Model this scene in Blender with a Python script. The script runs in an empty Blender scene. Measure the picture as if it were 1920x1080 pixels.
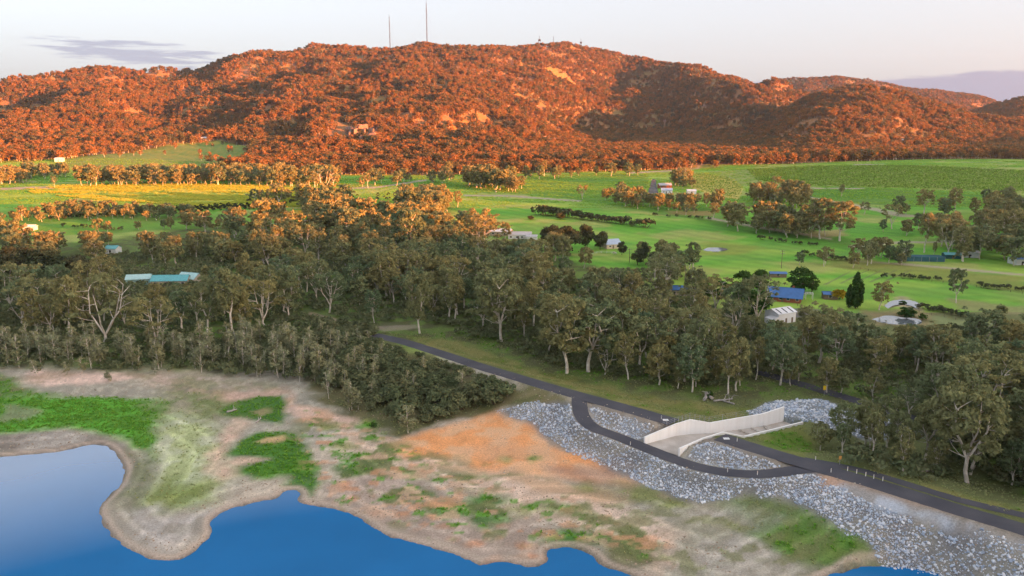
import bpy, bmesh, math, random
import numpy as np
from mathutils import Vector, Matrix

R = math.radians
random.seed(7)
rng = np.random.default_rng(11)
scene = bpy.context.scene
COL = scene.collection

# ------------------------------------------------------------------ camera, sky, sun, exposure
FPX = 1507.0                      # focal length in pixels of a 1920 px wide picture
CAMZ = 85.0                       # drone height above the lake, metres
PITCH = math.atan(325.0 / FPX)
SP, CP = math.sin(PITCH), math.cos(PITCH)
cam_d = bpy.data.cameras.new('camera')
cam_d.sensor_width = 36.0
cam_d.lens = 36.0 * FPX / 1920.0
cam_d.clip_start = 1.0
cam_d.clip_end = 30000.0
cam = bpy.data.objects.new('camera', cam_d)
cam.location = (0, 0, CAMZ)
cam.rotation_euler = (math.pi / 2 - PITCH, 0, 0)
COL.objects.link(cam)
scene.camera = cam

SUN_EL = R(4.6)
SUN_AZ = R(120)                   # clockwise from +Y: behind the camera, to the right
SUN_DIR = Vector((math.sin(SUN_AZ) * math.cos(SUN_EL), math.cos(SUN_AZ) * math.cos(SUN_EL), math.sin(SUN_EL)))
EXPOSURE = 2.80
SUN_STRENGTH = 5.0
SKY_STRENGTH = 0.12
HAZE = 0.00004

world = bpy.data.worlds.new('World')
scene.world = world
world.use_nodes = True
wn, wl = world.node_tree.nodes, world.node_tree.links
wn.clear()
w_out = wn.new('ShaderNodeOutputWorld')
w_bg = wn.new('ShaderNodeBackground')
w_sky = wn.new('ShaderNodeTexSky')
w_sky.sky_type = 'NISHITA'
w_sky.sun_disc = False
w_sky.sun_elevation = SUN_EL
w_sky.sun_rotation = SUN_AZ
w_sky.altitude = 200
w_sky.air_density = 0.55
w_sky.dust_density = 4.0
w_sky.ozone_density = 0.6
w_bg.inputs['Strength'].default_value = SKY_STRENGTH


def wmath(op, a, b=None, c=None):
    n = wn.new('ShaderNodeMath')
    n.operation = op
    for i, v in enumerate((a, b, c)):
        if v is None:
            continue
        if isinstance(v, (int, float)):
            n.inputs[i].default_value = v
        else:
            wl.new(v, n.inputs[i])
    return n.outputs[0]


def wstep(v, lo, hi):
    n = wn.new('ShaderNodeMapRange')
    n.interpolation_type = 'SMOOTHSTEP'
    n.inputs['From Min'].default_value = lo
    n.inputs['From Max'].default_value = hi
    wl.new(v, n.inputs['Value'])
    return n.outputs['Result']


w_tc = wn.new('ShaderNodeTexCoord')
w_sep = wn.new('ShaderNodeSeparateXYZ')
wl.new(w_tc.outputs['Generated'], w_sep.inputs[0])
az = wmath('ARCTAN2', w_sep.outputs['X'], w_sep.outputs['Y'])        # radians, 0 = straight ahead
el = wmath('ARCSINE', w_sep.outputs['Z'])
w_cmb = wn.new('ShaderNodeCombineXYZ')
wl.new(wmath('MULTIPLY', az, 16.0), w_cmb.inputs['X'])
wl.new(wmath('MULTIPLY', el, 190.0), w_cmb.inputs['Y'])
w_noise = wn.new('ShaderNodeTexNoise')
w_noise.inputs['Scale'].default_value = 1.0
w_noise.inputs['Detail'].default_value = 5.0
w_noise.inputs['Roughness'].default_value = 0.55
w_noise.inputs['Distortion'].default_value = 0.4
wl.new(w_cmb.outputs[0], w_noise.inputs['Vector'])
nz = w_noise.outputs['Fac']
# a low bank of cloud along the horizon, thicker to the right
w_cmb2 = wn.new('ShaderNodeCombineXYZ')
wl.new(wmath('MULTIPLY', az, 5.0), w_cmb2.inputs['X'])
w_noise2 = wn.new('ShaderNodeTexNoise')
w_noise2.inputs['Scale'].default_value = 2.2
w_noise2.inputs['Detail'].default_value = 3.0
wl.new(w_cmb2.outputs[0], w_noise2.inputs['Vector'])
top = wmath('ADD', wmath('MULTIPLY', wmath('SUBTRACT', w_noise2.outputs['Fac'], 0.5), 0.016),
            wmath('MULTIPLY_ADD', wstep(az, 0.40, 0.60), 0.007, 0.0405))
edge = wmath('ADD', wmath('SUBTRACT', top, el), wmath('MULTIPLY', wmath('SUBTRACT', nz, 0.5), 0.012))
bank = wmath('MULTIPLY', wstep(edge, 0.0, 0.005), wstep(az, 0.10, 0.30))
# thin streaks a few degrees up, to the left
du = wmath('DIVIDE', wmath('SUBTRACT', az, -0.432), 0.120)
dv = wmath('DIVIDE', wmath('SUBTRACT', el, wmath('MULTIPLY_ADD', wmath('SUBTRACT', az, -0.432), -0.07, 0.0655)), 0.0165)
win = wmath('SUBTRACT', 1.0, wmath('ADD', wmath('POWER', wmath('ABSOLUTE', du), 2.0), wmath('POWER', wmath('ABSOLUTE', dv), 2.0)))
streak = wstep(wmath('ADD', wmath('MULTIPLY', win, 0.30), nz), 0.60, 0.78)
cover = wmath('MINIMUM', wmath('ADD', wmath('MULTIPLY', bank, 0.85), wmath('MULTIPLY', streak, 0.68)), 1.0)
w_mix = wn.new('ShaderNodeMixRGB')
wl.new(cover, w_mix.inputs['Fac'])
w_tint = wn.new('ShaderNodeMixRGB')
w_tint.blend_type = 'MULTIPLY'
w_tint.inputs['Fac'].default_value = 1.0
w_hsv = wn.new('ShaderNodeHueSaturation')
w_hsv.inputs['Saturation'].default_value = 0.65
wl.new(w_sky.outputs[0], w_hsv.inputs['Color'])
wl.new(w_hsv.outputs[0], w_tint.inputs['Color1'])
w_tint.inputs['Color2'].default_value = (1.0, 1.0, 1.0, 1)
w_veil = wn.new('ShaderNodeMixRGB')                                   # thin even veil of high cloud over the whole sky
w_veil.inputs['Fac'].default_value = 0.70
wl.new(w_tint.outputs[0], w_veil.inputs['Color1'])
w_veil.inputs['Color2'].default_value = (1.05, 1.04, 1.06, 1)
wl.new(w_veil.outputs[0], w_mix.inputs['Color1'])
w_mix.inputs['Color2'].default_value = (0.50, 0.53, 0.72, 1)
wl.new(w_mix.outputs[0], w_bg.inputs['Color'])
wl.new(w_bg.outputs[0], w_out.inputs['Surface'])

sun_d = bpy.data.lights.new('sun', 'SUN')
sun_d.energy = SUN_STRENGTH
sun_d.angle = R(0.6)
sun_d.color = (1.0, 0.27, 0.05)
sun = bpy.data.objects.new('sun', sun_d)
sun.rotation_euler = (-SUN_DIR).to_track_quat('-Z', 'Y').to_euler()
sun.location = (0, 0, 400)
COL.objects.link(sun)

vs = scene.view_settings
vs.view_transform = 'Standard'
vs.look = 'None'
vs.exposure = EXPOSURE
vs.gamma = 1.0
vs.use_curve_mapping = False
cy = scene.cycles
cy.max_bounces = 5
cy.diffuse_bounces = 2
cy.glossy_bounces = 2
cy.transmission_bounces = 2
cy.transparent_max_bounces = 4
cy.volume_bounces = 0
cy.use_denoising = True
cy.use_adaptive_sampling = True
cy.adaptive_threshold = 0.015
cy.caustics_reflective = False
cy.caustics_refractive = False

# ------------------------------------------------------------------ noise and geometry helpers
_tab = np.random.default_rng(5).random((256, 256))


def vnoise(x, y, s=0):
    x = np.asarray(x, float) + s * 17.31
    y = np.asarray(y, float) + s * 41.77
    ix = np.floor(x).astype(np.int64)
    iy = np.floor(y).astype(np.int64)
    fx, fy = x - ix, y - iy
    fx = fx * fx * (3 - 2 * fx)
    fy = fy * fy * (3 - 2 * fy)
    a, b = ix & 255, (ix + 1) & 255
    c, d = iy & 255, (iy + 1) & 255
    return (_tab[a, c] * (1 - fx) + _tab[b, c] * fx) * (1 - fy) + (_tab[a, d] * (1 - fx) + _tab[b, d] * fx) * fy


def fbm(x, y, octv=4, s=0, gain=0.5):
    t = 0.0
    amp, tot = 1.0, 0.0
    for k in range(octv):
        t = t + amp * vnoise(x * 2 ** k, y * 2 ** k, s + k * 3)
        tot += amp
        amp *= gain
    return t / tot               # 0..1, mean 0.5


def ss(a, b, v):
    u = np.clip((np.asarray(v, float) - a) / (b - a), 0, 1)
    return u * u * (3 - 2 * u)


def ray(px, py):
    u, v = (px - 960.0) / FPX, (540.0 - py) / FPX
    return u, CP + v * SP, -SP + v * CP


def P(px, py, z):                 # world point of a picture point on the level z
    dx, dy, dz = ray(px, py)
    k = (z - CAMZ) / dz
    return np.array((dx * k, dy * k, z))


def slope(py):
    v = (540.0 - np.asarray(py, float)) / FPX
    return (-SP + v * CP) / (CP + v * SP)


def line_dist(x, y, pts):
    """distance to a polyline, parameter along it (in points) and side (+ = left of travel)"""
    best = np.full(x.shape, 1e9)
    par = np.zeros(x.shape)
    side = np.zeros(x.shape)
    for i in range(len(pts) - 1):
        ax, ay = pts[i][0], pts[i][1]
        bx, by = pts[i + 1][0], pts[i + 1][1]
        ux, uy = bx - ax, by - ay
        L2 = ux * ux + uy * uy + 1e-9
        k = np.clip(((x - ax) * ux + (y - ay) * uy) / L2, 0, 1)
        dx, dy = x - ax - k * ux, y - ay - k * uy
        dd = np.sqrt(dx * dx + dy * dy)
        m = dd < best
        best = np.where(m, dd, best)
        par = np.where(m, i + k, par)
        side = np.where(m, np.sign(ux * dy - uy * dx), side)
    return best, par, side


def poly_sd(x, y, pts):
    """signed distance to a polygon, positive inside"""
    inside = np.zeros(x.shape, bool)
    n = len(pts)
    for i in range(n):
        ax, ay = pts[i][0], pts[i][1]
        bx, by = pts[(i + 1) % n][0], pts[(i + 1) % n][1]
        c = (ay > y) != (by > y)
        with np.errstate(divide='ignore', invalid='ignore'):
            xi = (bx - ax) * (y - ay) / (by - ay if by != ay else 1e-9) + ax
        inside ^= c & (x < xi)
    d, _, _ = line_dist(x, y, list(pts) + [pts[0]])
    return np.where(inside, d, -d)


def smooth_line(pts, n=6):
    """Catmull-Rom through points (tuples of any length)"""
    p = [np.array(q, float) for q in pts]
    out = []
    for i in range(len(p) - 1):
        p0, p1, p2, p3 = p[max(i - 1, 0)], p[i], p[i + 1], p[min(i + 2, len(p) - 1)]
        for k in range(n):
            t = k / n
            out.append(0.5 * ((2 * p1) + (p2 - p0) * t + (2 * p0 - 5 * p1 + 4 * p2 - p3) * t * t + (3 * p1 - p0 - 3 * p2 + p3) * t ** 3))
    out.append(p[-1])
    return out


# ------------------------------------------------------------------ materials
def mat(name, color, rough=0.85, spec=0.25, noise=0.0, nscale=1.0, color2=None, bump=0.0, bscale=4.0, metal=0.0):
    m = bpy.data.materials.new(name)
    m.use_nodes = True
    n, l = m.node_tree.nodes, m.node_tree.links
    b = n['Principled BSDF']
    b.inputs['Roughness'].default_value = rough
    b.inputs['Specular IOR Level'].default_value = spec
    b.inputs['Metallic'].default_value = metal
    c1 = (*color, 1)
    c2 = (*(color2 or tuple(v * (1 - noise) for v in color)), 1)
    tc = n.new('ShaderNodeTexCoord')
    tx = n.new('ShaderNodeTexNoise')
    tx.inputs['Scale'].default_value = nscale
    tx.inputs['Detail'].default_value = 4.0
    l.new(tc.outputs['Object'], tx.inputs['Vector'])
    rp = n.new('ShaderNodeMapRange')
    rp.inputs['From Min'].default_value = 0.35
    rp.inputs['From Max'].default_value = 0.65
    l.new(tx.outputs['Fac'], rp.inputs['Value'])
    mx = n.new('ShaderNodeMixRGB')
    mx.inputs['Color1'].default_value = c1
    mx.inputs['Color2'].default_value = c2
    l.new(rp.outputs[0], mx.inputs['Fac'])
    l.new(mx.outputs[0], b.inputs['Base Color'])
    if bump:
        bt = n.new('ShaderNodeTexNoise')
        bt.inputs['Scale'].default_value = bscale
        l.new(tc.outputs['Object'], bt.inputs['Vector'])
        bp = n.new('ShaderNodeBump')
        bp.inputs['Strength'].default_value = bump
        l.new(bt.outputs['Fac'], bp.inputs['Height'])
        l.new(bp.outputs[0], b.inputs['Normal'])
    return m


def leaf_mat(name, ca, cb, cc=None, trans=0.38):
    """foliage: colour differs from tree to tree (object random) and from clump to clump (noise)"""
    m = bpy.data.materials.new(name)
    m.use_nodes = True
    n, l = m.node_tree.nodes, m.node_tree.links
    n.clear()
    out = n.new('ShaderNodeOutputMaterial')
    oi = n.new('ShaderNodeObjectInfo')
    tc = n.new('ShaderNodeTexCoord')
    tx = n.new('ShaderNodeTexNoise')
    tx.inputs['Scale'].default_value = 0.45
    tx.inputs['Detail'].default_value = 3.0
    l.new(tc.outputs['Object'], tx.inputs['Vector'])
    rp = n.new('ShaderNodeValToRGB')
    rp.color_ramp.elements[0].color = (*ca, 1)
    rp.color_ramp.elements[1].color = (*cb, 1)
    if cc:
        e = rp.color_ramp.elements.new(0.5)
        e.color = (*cc, 1)
    l.new(oi.outputs['Random'], rp.inputs['Fac'])
    mr = n.new('ShaderNodeMapRange')
    mr.inputs['From Min'].default_value = 0.3
    mr.inputs['From Max'].default_value = 0.7
    mr.inputs['To Min'].default_value = 0.65
    mr.inputs['To Max'].default_value = 1.35
    l.new(tx.outputs['Fac'], mr.inputs['Value'])
    mu = n.new('ShaderNodeMixRGB')
    mu.blend_type = 'MULTIPLY'
    mu.inputs['Fac'].default_value = 1.0
    l.new(rp.outputs['Color'], mu.inputs['Color1'])
    l.new(mr.outputs[0], mu.inputs['Color2'])
    df = n.new('ShaderNodeBsdfDiffuse')
    tr = n.new('ShaderNodeBsdfTranslucent')
    l.new(mu.outputs[0], df.inputs['Color'])
    l.new(mu.outputs[0], tr.inputs['Color'])
    ms = n.new('ShaderNodeMixShader')
    ms.inputs['Fac'].default_value = trans
    l.new(df.outputs[0], ms.inputs[1])
    l.new(tr.outputs[0], ms.inputs[2])
    l.new(ms.outputs[0], out.inputs['Surface'])
    return m


M = {}
M['gum_leaf'] = leaf_mat('gum_leaf', (0.315, 0.290, 0.125), (0.170, 0.240, 0.130), (0.265, 0.275, 0.130))
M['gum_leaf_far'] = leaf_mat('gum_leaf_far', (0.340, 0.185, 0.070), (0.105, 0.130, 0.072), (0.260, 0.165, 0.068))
M['young_leaf'] = leaf_mat('young_leaf', (0.26, 0.285, 0.175), (0.31, 0.305, 0.165))
M['wattle_leaf'] = leaf_mat('wattle_leaf', (0.155, 0.195, 0.100), (0.215, 0.235, 0.125))
M['dark_leaf'] = leaf_mat('dark_leaf', (0.085, 0.110, 0.058), (0.115, 0.120, 0.065))
M['willow_leaf'] = leaf_mat('willow_leaf', (0.050, 0.115, 0.030), (0.075, 0.140, 0.035))
M['poplar_leaf'] = leaf_mat('poplar_leaf', (0.050, 0.105, 0.030), (0.060, 0.115, 0.030))
M['yellow_leaf'] = leaf_mat('yellow_leaf', (0.42, 0.30, 0.03), (0.46, 0.34, 0.03))
M['vine_leaf'] = leaf_mat('vine_leaf', (0.21, 0.36, 0.06), (0.18, 0.34, 0.055))
M['orchard_leaf'] = leaf_mat('orchard_leaf', (0.050, 0.070, 0.035), (0.065, 0.085, 0.040))
M['weed_leaf'] = leaf_mat('weed_leaf', (0.16, 0.40, 0.05), (0.24, 0.44, 0.07))
M['dry_grass'] = leaf_mat('dry_grass', (0.40, 0.40, 0.20), (0.34, 0.40, 0.17))
M['bark'] = mat('bark', (0.74, 0.69, 0.62), 0.9, 0.1, color2=(0.46, 0.40, 0.34), nscale=0.6)
M['bark_dark'] = mat('bark_dark', (0.17, 0.13, 0.10), 0.9, 0.1, noise=0.5, nscale=2.0)
M['concrete'] = mat('concrete', (0.93, 0.925, 0.915), 0.85, 0.2, color2=(0.88, 0.87, 0.85), nscale=0.35, bump=0.1)
_cm = M['concrete']                                      # weather streaks run down the walls
_cn, _cl = _cm.node_tree.nodes, _cm.node_tree.links
_mp = _cn.new('ShaderNodeMapping')
_mp.inputs['Scale'].default_value = (2.6, 2.6, 0.25)
_tn = [q for q in _cn if q.type == 'TEX_NOISE'][0]
_tcn = [q for q in _cn if q.type == 'TEX_COORD'][0]
_cl.new(_tcn.outputs['Object'], _mp.inputs['Vector'])
_cl.new(_mp.outputs[0], _tn.inputs['Vector'])
M['concrete_floor'] = mat('concrete_floor', (0.60, 0.55, 0.50), 0.9, 0.2, color2=(0.44, 0.39, 0.34), nscale=0.2, bump=0.1)
M['asphalt'] = mat('asphalt', (0.060, 0.062, 0.078), 0.85, 0.3, color2=(0.085, 0.085, 0.100), nscale=0.15, bump=0.1, bscale=3)
M['joint'] = mat('joint', (0.80, 0.79, 0.77), 0.9, 0.1)
M['rock'] = mat('rock', (0.36, 0.37, 0.40), 0.9, 0.2, noise=0.3)
M['white_paint'] = mat('white_paint', (0.78, 0.78, 0.77), 0.5, 0.4, noise=0.08)
M['white_sheet'] = mat('white_sheet', (0.74, 0.76, 0.80), 0.45, 0.4, noise=0.1, nscale=0.5)
M['blue_roof'] = mat('blue_roof', (0.045, 0.16, 0.42), 0.4, 0.5, noise=0.2, nscale=0.6)
M['pale_blue_roof'] = mat('pale_blue_roof', (0.42, 0.52, 0.68), 0.45, 0.4, noise=0.12)
M['teal_roof'] = mat('teal_roof', (0.12, 0.46, 0.50), 0.4, 0.5, noise=0.2)
M['pale_teal'] = mat('pale_teal', (0.42, 0.66, 0.66), 0.4, 0.5, noise=0.15)
M['grey_roof'] = mat('grey_roof', (0.50, 0.51, 0.54), 0.5, 0.4, noise=0.15)
M['brick_wall'] = mat('brick_wall', (0.36, 0.13, 0.08), 0.9, 0.2, noise=0.3, nscale=3)
M['cream_wall'] = mat('cream_wall', (0.55, 0.47, 0.38), 0.85, 0.2, noise=0.15)
M['dark_glass'] = mat('dark_glass', (0.03, 0.04, 0.055), 0.1, 0.6)
M['galv'] = mat('galv', (0.42, 0.43, 0.45), 0.5, 0.5, noise=0.2)
M['timber'] = mat('timber', (0.22, 0.17, 0.13), 0.9, 0.15, noise=0.4, nscale=3)
M['dead_wood'] = mat('dead_wood', (0.48, 0.44, 0.42), 0.9, 0.1, noise=0.35, nscale=2)
M['tyre'] = mat('tyre', (0.02, 0.02, 0.02), 0.8, 0.2)
M['steel_red'] = mat('steel_red', (0.045, 0.04, 0.042), 0.6, 0.3)
M['steel_grey'] = mat('steel_grey', (0.035, 0.037, 0.045), 0.6, 0.3, noise=0.2)
M['sign_yellow'] = mat('sign_yellow', (0.75, 0.52, 0.03), 0.5, 0.4)
M['sign_orange'] = mat('sign_orange', (0.60, 0.30, 0.08), 0.5, 0.4)
M['cow_black'] = mat('cow_black', (0.03, 0.027, 0.025), 0.8, 0.2)
M['wool'] = mat('wool', (0.62, 0.58, 0.52), 0.95, 0.1, noise=0.15)
M['shade_net'] = mat('shade_net', (0.04, 0.13, 0.17), 0.8, 0.2, noise=0.3, nscale=0.5)
M['granite'] = mat('granite', (0.30, 0.20, 0.155), 0.9, 0.15, color2=(0.17, 0.13, 0.11), nscale=0.25, bump=0.4, bscale=0.5)


def water_mat(name, base, rough, lo=0.015, hi=0.36):
    """water body colour under a mirror that strengthens towards grazing view (Fresnel)"""
    m = bpy.data.materials.new(name)
    m.use_nodes = True
    n, l = m.node_tree.nodes, m.node_tree.links
    n.clear()
    out = n.new('ShaderNodeOutputMaterial')
    tc = n.new('ShaderNodeTexCoord')
    t = n.new('ShaderNodeTexNoise')
    t.inputs['Scale'].default_value = 0.35
    t.inputs['Detail'].default_value = 4
    mp = n.new('ShaderNodeMapping')
    mp.inputs['Scale'].default_value = (0.35, 1.0, 1.0)
    mp.inputs['Rotation'].default_value = (0, 0, 0.4)
    l.new(tc.outputs['Object'], mp.inputs['Vector'])
    l.new(mp.outputs[0], t.inputs['Vector'])
    bp = n.new('ShaderNodeBump')
    bp.inputs['Strength'].default_value = 0.05
    bp.inputs['Distance'].default_value = 0.3
    l.new(t.outputs['Fac'], bp.inputs['Height'])
    df = n.new('ShaderNodeBsdfDiffuse')
    gl = n.new('ShaderNodeBsdfGlossy')
    gl.inputs['Roughness'].default_value = rough
    l.new(bp.outputs[0], gl.inputs['Normal'])
    t2 = n.new('ShaderNodeTexNoise')                      # faint weed beds and silt under the surface
    t2.inputs['Scale'].default_value = 0.03
    t2.inputs['Detail'].default_value = 4
    l.new(tc.outputs['Object'], t2.inputs['Vector'])
    mr2 = n.new('ShaderNodeMapRange')
    mr2.inputs['From Min'].default_value = 0.3
    mr2.inputs['From Max'].default_value = 0.7
    mr2.inputs['To Min'].default_value = 0.88
    mr2.inputs['To Max'].default_value = 1.10
    l.new(t2.outputs['Fac'], mr2.inputs['Value'])
    mu = n.new('ShaderNodeMixRGB')
    mu.blend_type = 'MULTIPLY'
    mu.inputs['Fac'].default_value = 1.0
    mu.inputs['Color1'].default_value = (*base, 1)
    l.new(mr2.outputs[0], mu.inputs['Color2'])
    l.new(mu.outputs[0], df.inputs['Color'])
    lw = n.new('ShaderNodeLayerWeight')
    lw.inputs['Blend'].default_value = 0.5
    mr = n.new('ShaderNodeMapRange')
    mr.inputs['From Min'].default_value = 0.545
    mr.inputs['From Max'].default_value = 0.64
    mr.inputs['To Min'].default_value = lo
    mr.inputs['To Max'].default_value = hi
    l.new(lw.outputs['Facing'], mr.inputs['Value'])
    ms = n.new('ShaderNodeMixShader')
    l.new(mr.outputs[0], ms.inputs['Fac'])
    l.new(df.outputs[0], ms.inputs[1])
    l.new(gl.outputs[0], ms.inputs[2])
    l.new(ms.outputs[0], out.inputs['Surface'])
    return m


M['lake'] = water_mat('lake', (0.014, 0.160, 0.410), 0.04, 0.02, 0.46)
M['pond'] = water_mat('pond', (0.20, 0.23, 0.25), 0.03, 0.05, 0.45)


# ------------------------------------------------------------------ object helpers
def link(name, me, m=None, parent=None, loc=None, rz=0.0, scl=None):
    o = bpy.data.objects.new(name, me)
    COL.objects.link(o)
    if m is not None and me is not None and not me.materials:
        me.materials.append(m)
    if parent is not None:
        o.parent = parent
    if loc is not None:
        o.location = [float(v) for v in loc]
    if rz:
        o.rotation_euler = (0, 0, rz)
    if scl is not None:
        o.scale = (scl, scl, scl) if isinstance(scl, (int, float)) else scl
    return o


def tag(o, label=None, cat=None, group=None, kind=None):
    if label:
        o['label'] = label
    if cat:
        o['category'] = cat
    if group:
        o['group'] = group
    if kind:
        o['kind'] = kind
    return o


class MB:
    """collects boxes, tubes and sheets into one mesh"""
    def __init__(self):
        self.v, self.f, self.mi = [], [], []

    def add(self, v, f, mi=0):
        b = len(self.v)
        self.v.extend([tuple(float(c) for c in q) for q in v])
        self.f.extend([tuple(b + i for i in q) for q in f])
        self.mi.extend([mi] * len(f))
        return self

    def box(self, x0, x1, y0, y1, z0, z1, mi=0):
        v = [(x0, y0, z0), (x1, y0, z0), (x1, y1, z0), (x0, y1, z0), (x0, y0, z1), (x1, y0, z1), (x1, y1, z1), (x0, y1, z1)]
        return self.add(v, [(0, 3, 2, 1), (4, 5, 6, 7), (0, 1, 5, 4), (1, 2, 6, 5), (2, 3, 7, 6), (3, 0, 4, 7)], mi)

    def tube(self, pts, rad, n=6, mi=0, cap=True):
        pts = [Vector([float(c) for c in p]) for p in pts]
        if isinstance(rad, (int, float)):
            rad = [rad] * len(pts)
        rings = []
        for i, p in enumerate(pts):
            d = (pts[min(i + 1, len(pts) - 1)] - pts[max(i - 1, 0)]).normalized()
            a = d.orthogonal().normalized()
            if abs(d.z) > 0.3:
                a = (Vector((1, 0, 0)) - d * d.x).normalized()
            b = d.cross(a)
            rings.append([p + (a * math.cos(2 * math.pi * k / n) + b * math.sin(2 * math.pi * k / n)) * rad[i] for k in range(n)])
        v = [q for r_ in rings for q in r_]
        f = []
        for i in range(len(pts) - 1):
            for k in range(n):
                f.append((i * n + k, i * n + (k + 1) % n, (i + 1) * n + (k + 1) % n, (i + 1) * n + k))
        if cap:
            f.append(tuple(range(n - 1, -1, -1)))
            f.append(tuple((len(pts) - 1) * n + k for k in range(n)))
        return self.add(v, f, mi)

    def mesh(self, name, mats=None, smooth=False):
        me = bpy.data.meshes.new(name)
        me.from_pydata(self.v, [], self.f)
        for m in (mats or []):
            me.materials.append(m)
        if len(mats or []) > 1:
            me.polygons.foreach_set('material_index', self.mi)
        if smooth:
            me.polygons.foreach_set('use_smooth', [True] * len(me.polygons))
        me.update()
        return me

    def build(self, name, m, parent=None, smooth=False, **kw):
        return link(name, self.mesh(name, [m], smooth), None, parent, **kw)


def empty(name, loc, rz=0.0, scl=None):
    o = bpy.data.objects.new(name, None)
    COL.objects.link(o)
    o.empty_display_size = 0.5
    o.location = [float(v) for v in loc]
    o.rotation_euler = (0, 0, rz)
    if scl:
        o.scale = (scl, scl, scl)
    return o


def copy_tree(root, loc, rz=0.0, scl=None):
    r_ = root.copy()
    COL.objects.link(r_)
    r_.location = [float(v) for v in loc]
    r_.rotation_euler = (0, 0, rz)
    if scl is not None:
        r_.scale = scl if isinstance(scl, tuple) else (scl, scl, scl)
    for ch in root.children:
        c = ch.copy()
        COL.objects.link(c)
        c.parent = r_
        for g in ch.children:
            d = g.copy()
            COL.objects.link(d)
            d.parent = c
    return r_


def np_mesh(name, verts, faces, m=None):
    """fast mesh from numpy arrays; faces is (n, k) with k = 3 or 4"""
    me = bpy.data.meshes.new(name)
    nf, k = faces.shape
    me.vertices.add(len(verts))
    me.vertices.foreach_set('co', np.ascontiguousarray(verts, dtype=np.float32).ravel())
    me.loops.add(nf * k)
    me.loops.foreach_set('vertex_index', np.ascontiguousarray(faces, dtype=np.int32).ravel())
    me.polygons.add(nf)
    me.polygons.foreach_set('loop_start', np.arange(0, nf * k, k, dtype=np.int32))
    me.update(calc_edges=True)
    me.validate()
    if m:
        me.materials.append(m)
    return me


def scatter(name, pts, rotz, scl, idx, protos, label, cat, tilt=None):
    """ONE object that stands a copy of a prototype mesh on every point (stuff: nobody could count these)"""
    me = bpy.data.meshes.new(name)
    me.vertices.add(len(pts))
    me.vertices.foreach_set('co', np.ascontiguousarray(pts, dtype=np.float32).ravel())
    a = me.attributes.new('spin', 'FLOAT_VECTOR', 'POINT')
    rot = np.zeros((len(pts), 3), np.float32)
    rot[:, 2] = rotz
    if tilt is not None:
        rot[:, :2] = tilt
    a.data.foreach_set('vector', rot.ravel())
    a = me.attributes.new('size', 'FLOAT_VECTOR', 'POINT')
    scl = np.asarray(scl, np.float32)
    if scl.ndim == 1:
        scl = np.repeat(scl[:, None], 3, 1)
    a.data.foreach_set('vector', np.ascontiguousarray(scl).ravel())
    a = me.attributes.new('pick', 'INT', 'POINT')
    a.data.foreach_set('value', np.asarray(idx, np.int32))
    o = link(name, me)
    c = bpy.data.collections.new(name + '_kinds')
    for i, pm in enumerate(protos):
        po = bpy.data.objects.new('%s_kind_%02d' % (name, i), pm)
        c.objects.link(po)
    ng = bpy.data.node_groups.new(name + '_nodes', 'GeometryNodeTree')
    ng.interface.new_socket('Geometry', in_out='INPUT', socket_type='NodeSocketGeometry')
    ng.interface.new_socket('Geometry', in_out='OUTPUT', socket_type='NodeSocketGeometry')
    gi, go = ng.nodes.new('NodeGroupInput'), ng.nodes.new('NodeGroupOutput')
    ip = ng.nodes.new('GeometryNodeInstanceOnPoints')
    ci = ng.nodes.new('GeometryNodeCollectionInfo')
    ci.inputs['Collection'].default_value = c
    ci.inputs['Separate Children'].default_value = True
    ci.inputs['Reset Children'].default_value = True
    ng.links.new(gi.outputs[0], ip.inputs['Points'])
    ng.links.new(ci.outputs[0], ip.inputs['Instance'])
    ip.inputs['Pick Instance'].default_value = True
    for nm, ty, sock in (('pick', 'INT', 'Instance Index'), ('spin', 'FLOAT_VECTOR', 'Rotation'), ('size', 'FLOAT_VECTOR', 'Scale')):
        na = ng.nodes.new('GeometryNodeInputNamedAttribute')
        na.data_type = ty
        na.inputs['Name'].default_value = nm
        ng.links.new(na.outputs['Attribute'], ip.inputs[sock])
    ng.links.new(ip.outputs[0], go.inputs[0])
    md = o.modifiers.new('stand', 'NODES')
    md.node_group = ng
    return tag(o, label, cat, kind='stuff')

# ------------------------------------------------------------------ terrain heights (fan-shaped sheet, finer towards the camera)
NC, NR = 900, 840
T0 = 1.22
D0, D1 = 60.0, 7500.0
tt = np.linspace(-T0, T0, NC)
lr = math.log(D1 / D0) / (NR - 1)
dd = D0 * np.exp(lr * np.arange(NR))
DD, TT = np.meshgrid(dd, tt, indexing='ij')
X, Y = TT * DD, DD.copy()


def px_t(px, py=200.0):           # picture column -> x / y of the fan
    v = (540.0 - py) / FPX
    return (np.asarray(px, float) - 960.0) / FPX / (CP + v * SP)


# the lake's edge, on the level 0
SHORE_PX = [(-420, 868), (-150, 862), (0, 857), (60, 852), (110, 848), (150, 838), (185, 834), (205, 840), (222, 858), (233, 880), (226, 905), (206, 930),
            (187, 948), (185, 965), (198, 990), (225, 1020), (260, 1040), (295, 1052), (325, 1052), (350, 1043), (383, 1020), (399, 1000), (397, 985),
            (403, 970), (430, 955), (480, 942), (510, 936), (525, 930), (535, 922), (550, 920), (562, 926), (560, 938), (575, 948), (600, 950),
            (640, 958), (680, 975), (715, 1000), (760, 1015), (810, 1028), (850, 1040), (885, 1055), (900, 1060), (915, 1057), (950, 1055), (985, 1062),
            (1010, 1060), (1027, 1050), (1024, 1036), (1040, 1028), (1075, 1028), (1100, 1035), (1115, 1046), (1130, 1060), (1160, 1072), (1200, 1085),
            (1260, 1110), (1380, 1140), (1500, 1105), (1560, 1078), (1600, 1065), (1660, 1061), (1720, 1065), (1760, 1075), (1800, 1095), (1950, 1180), (2300, 1320)]
SHORE = [P(a, b, 0)[:2] for a, b in SHORE_PX]
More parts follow.
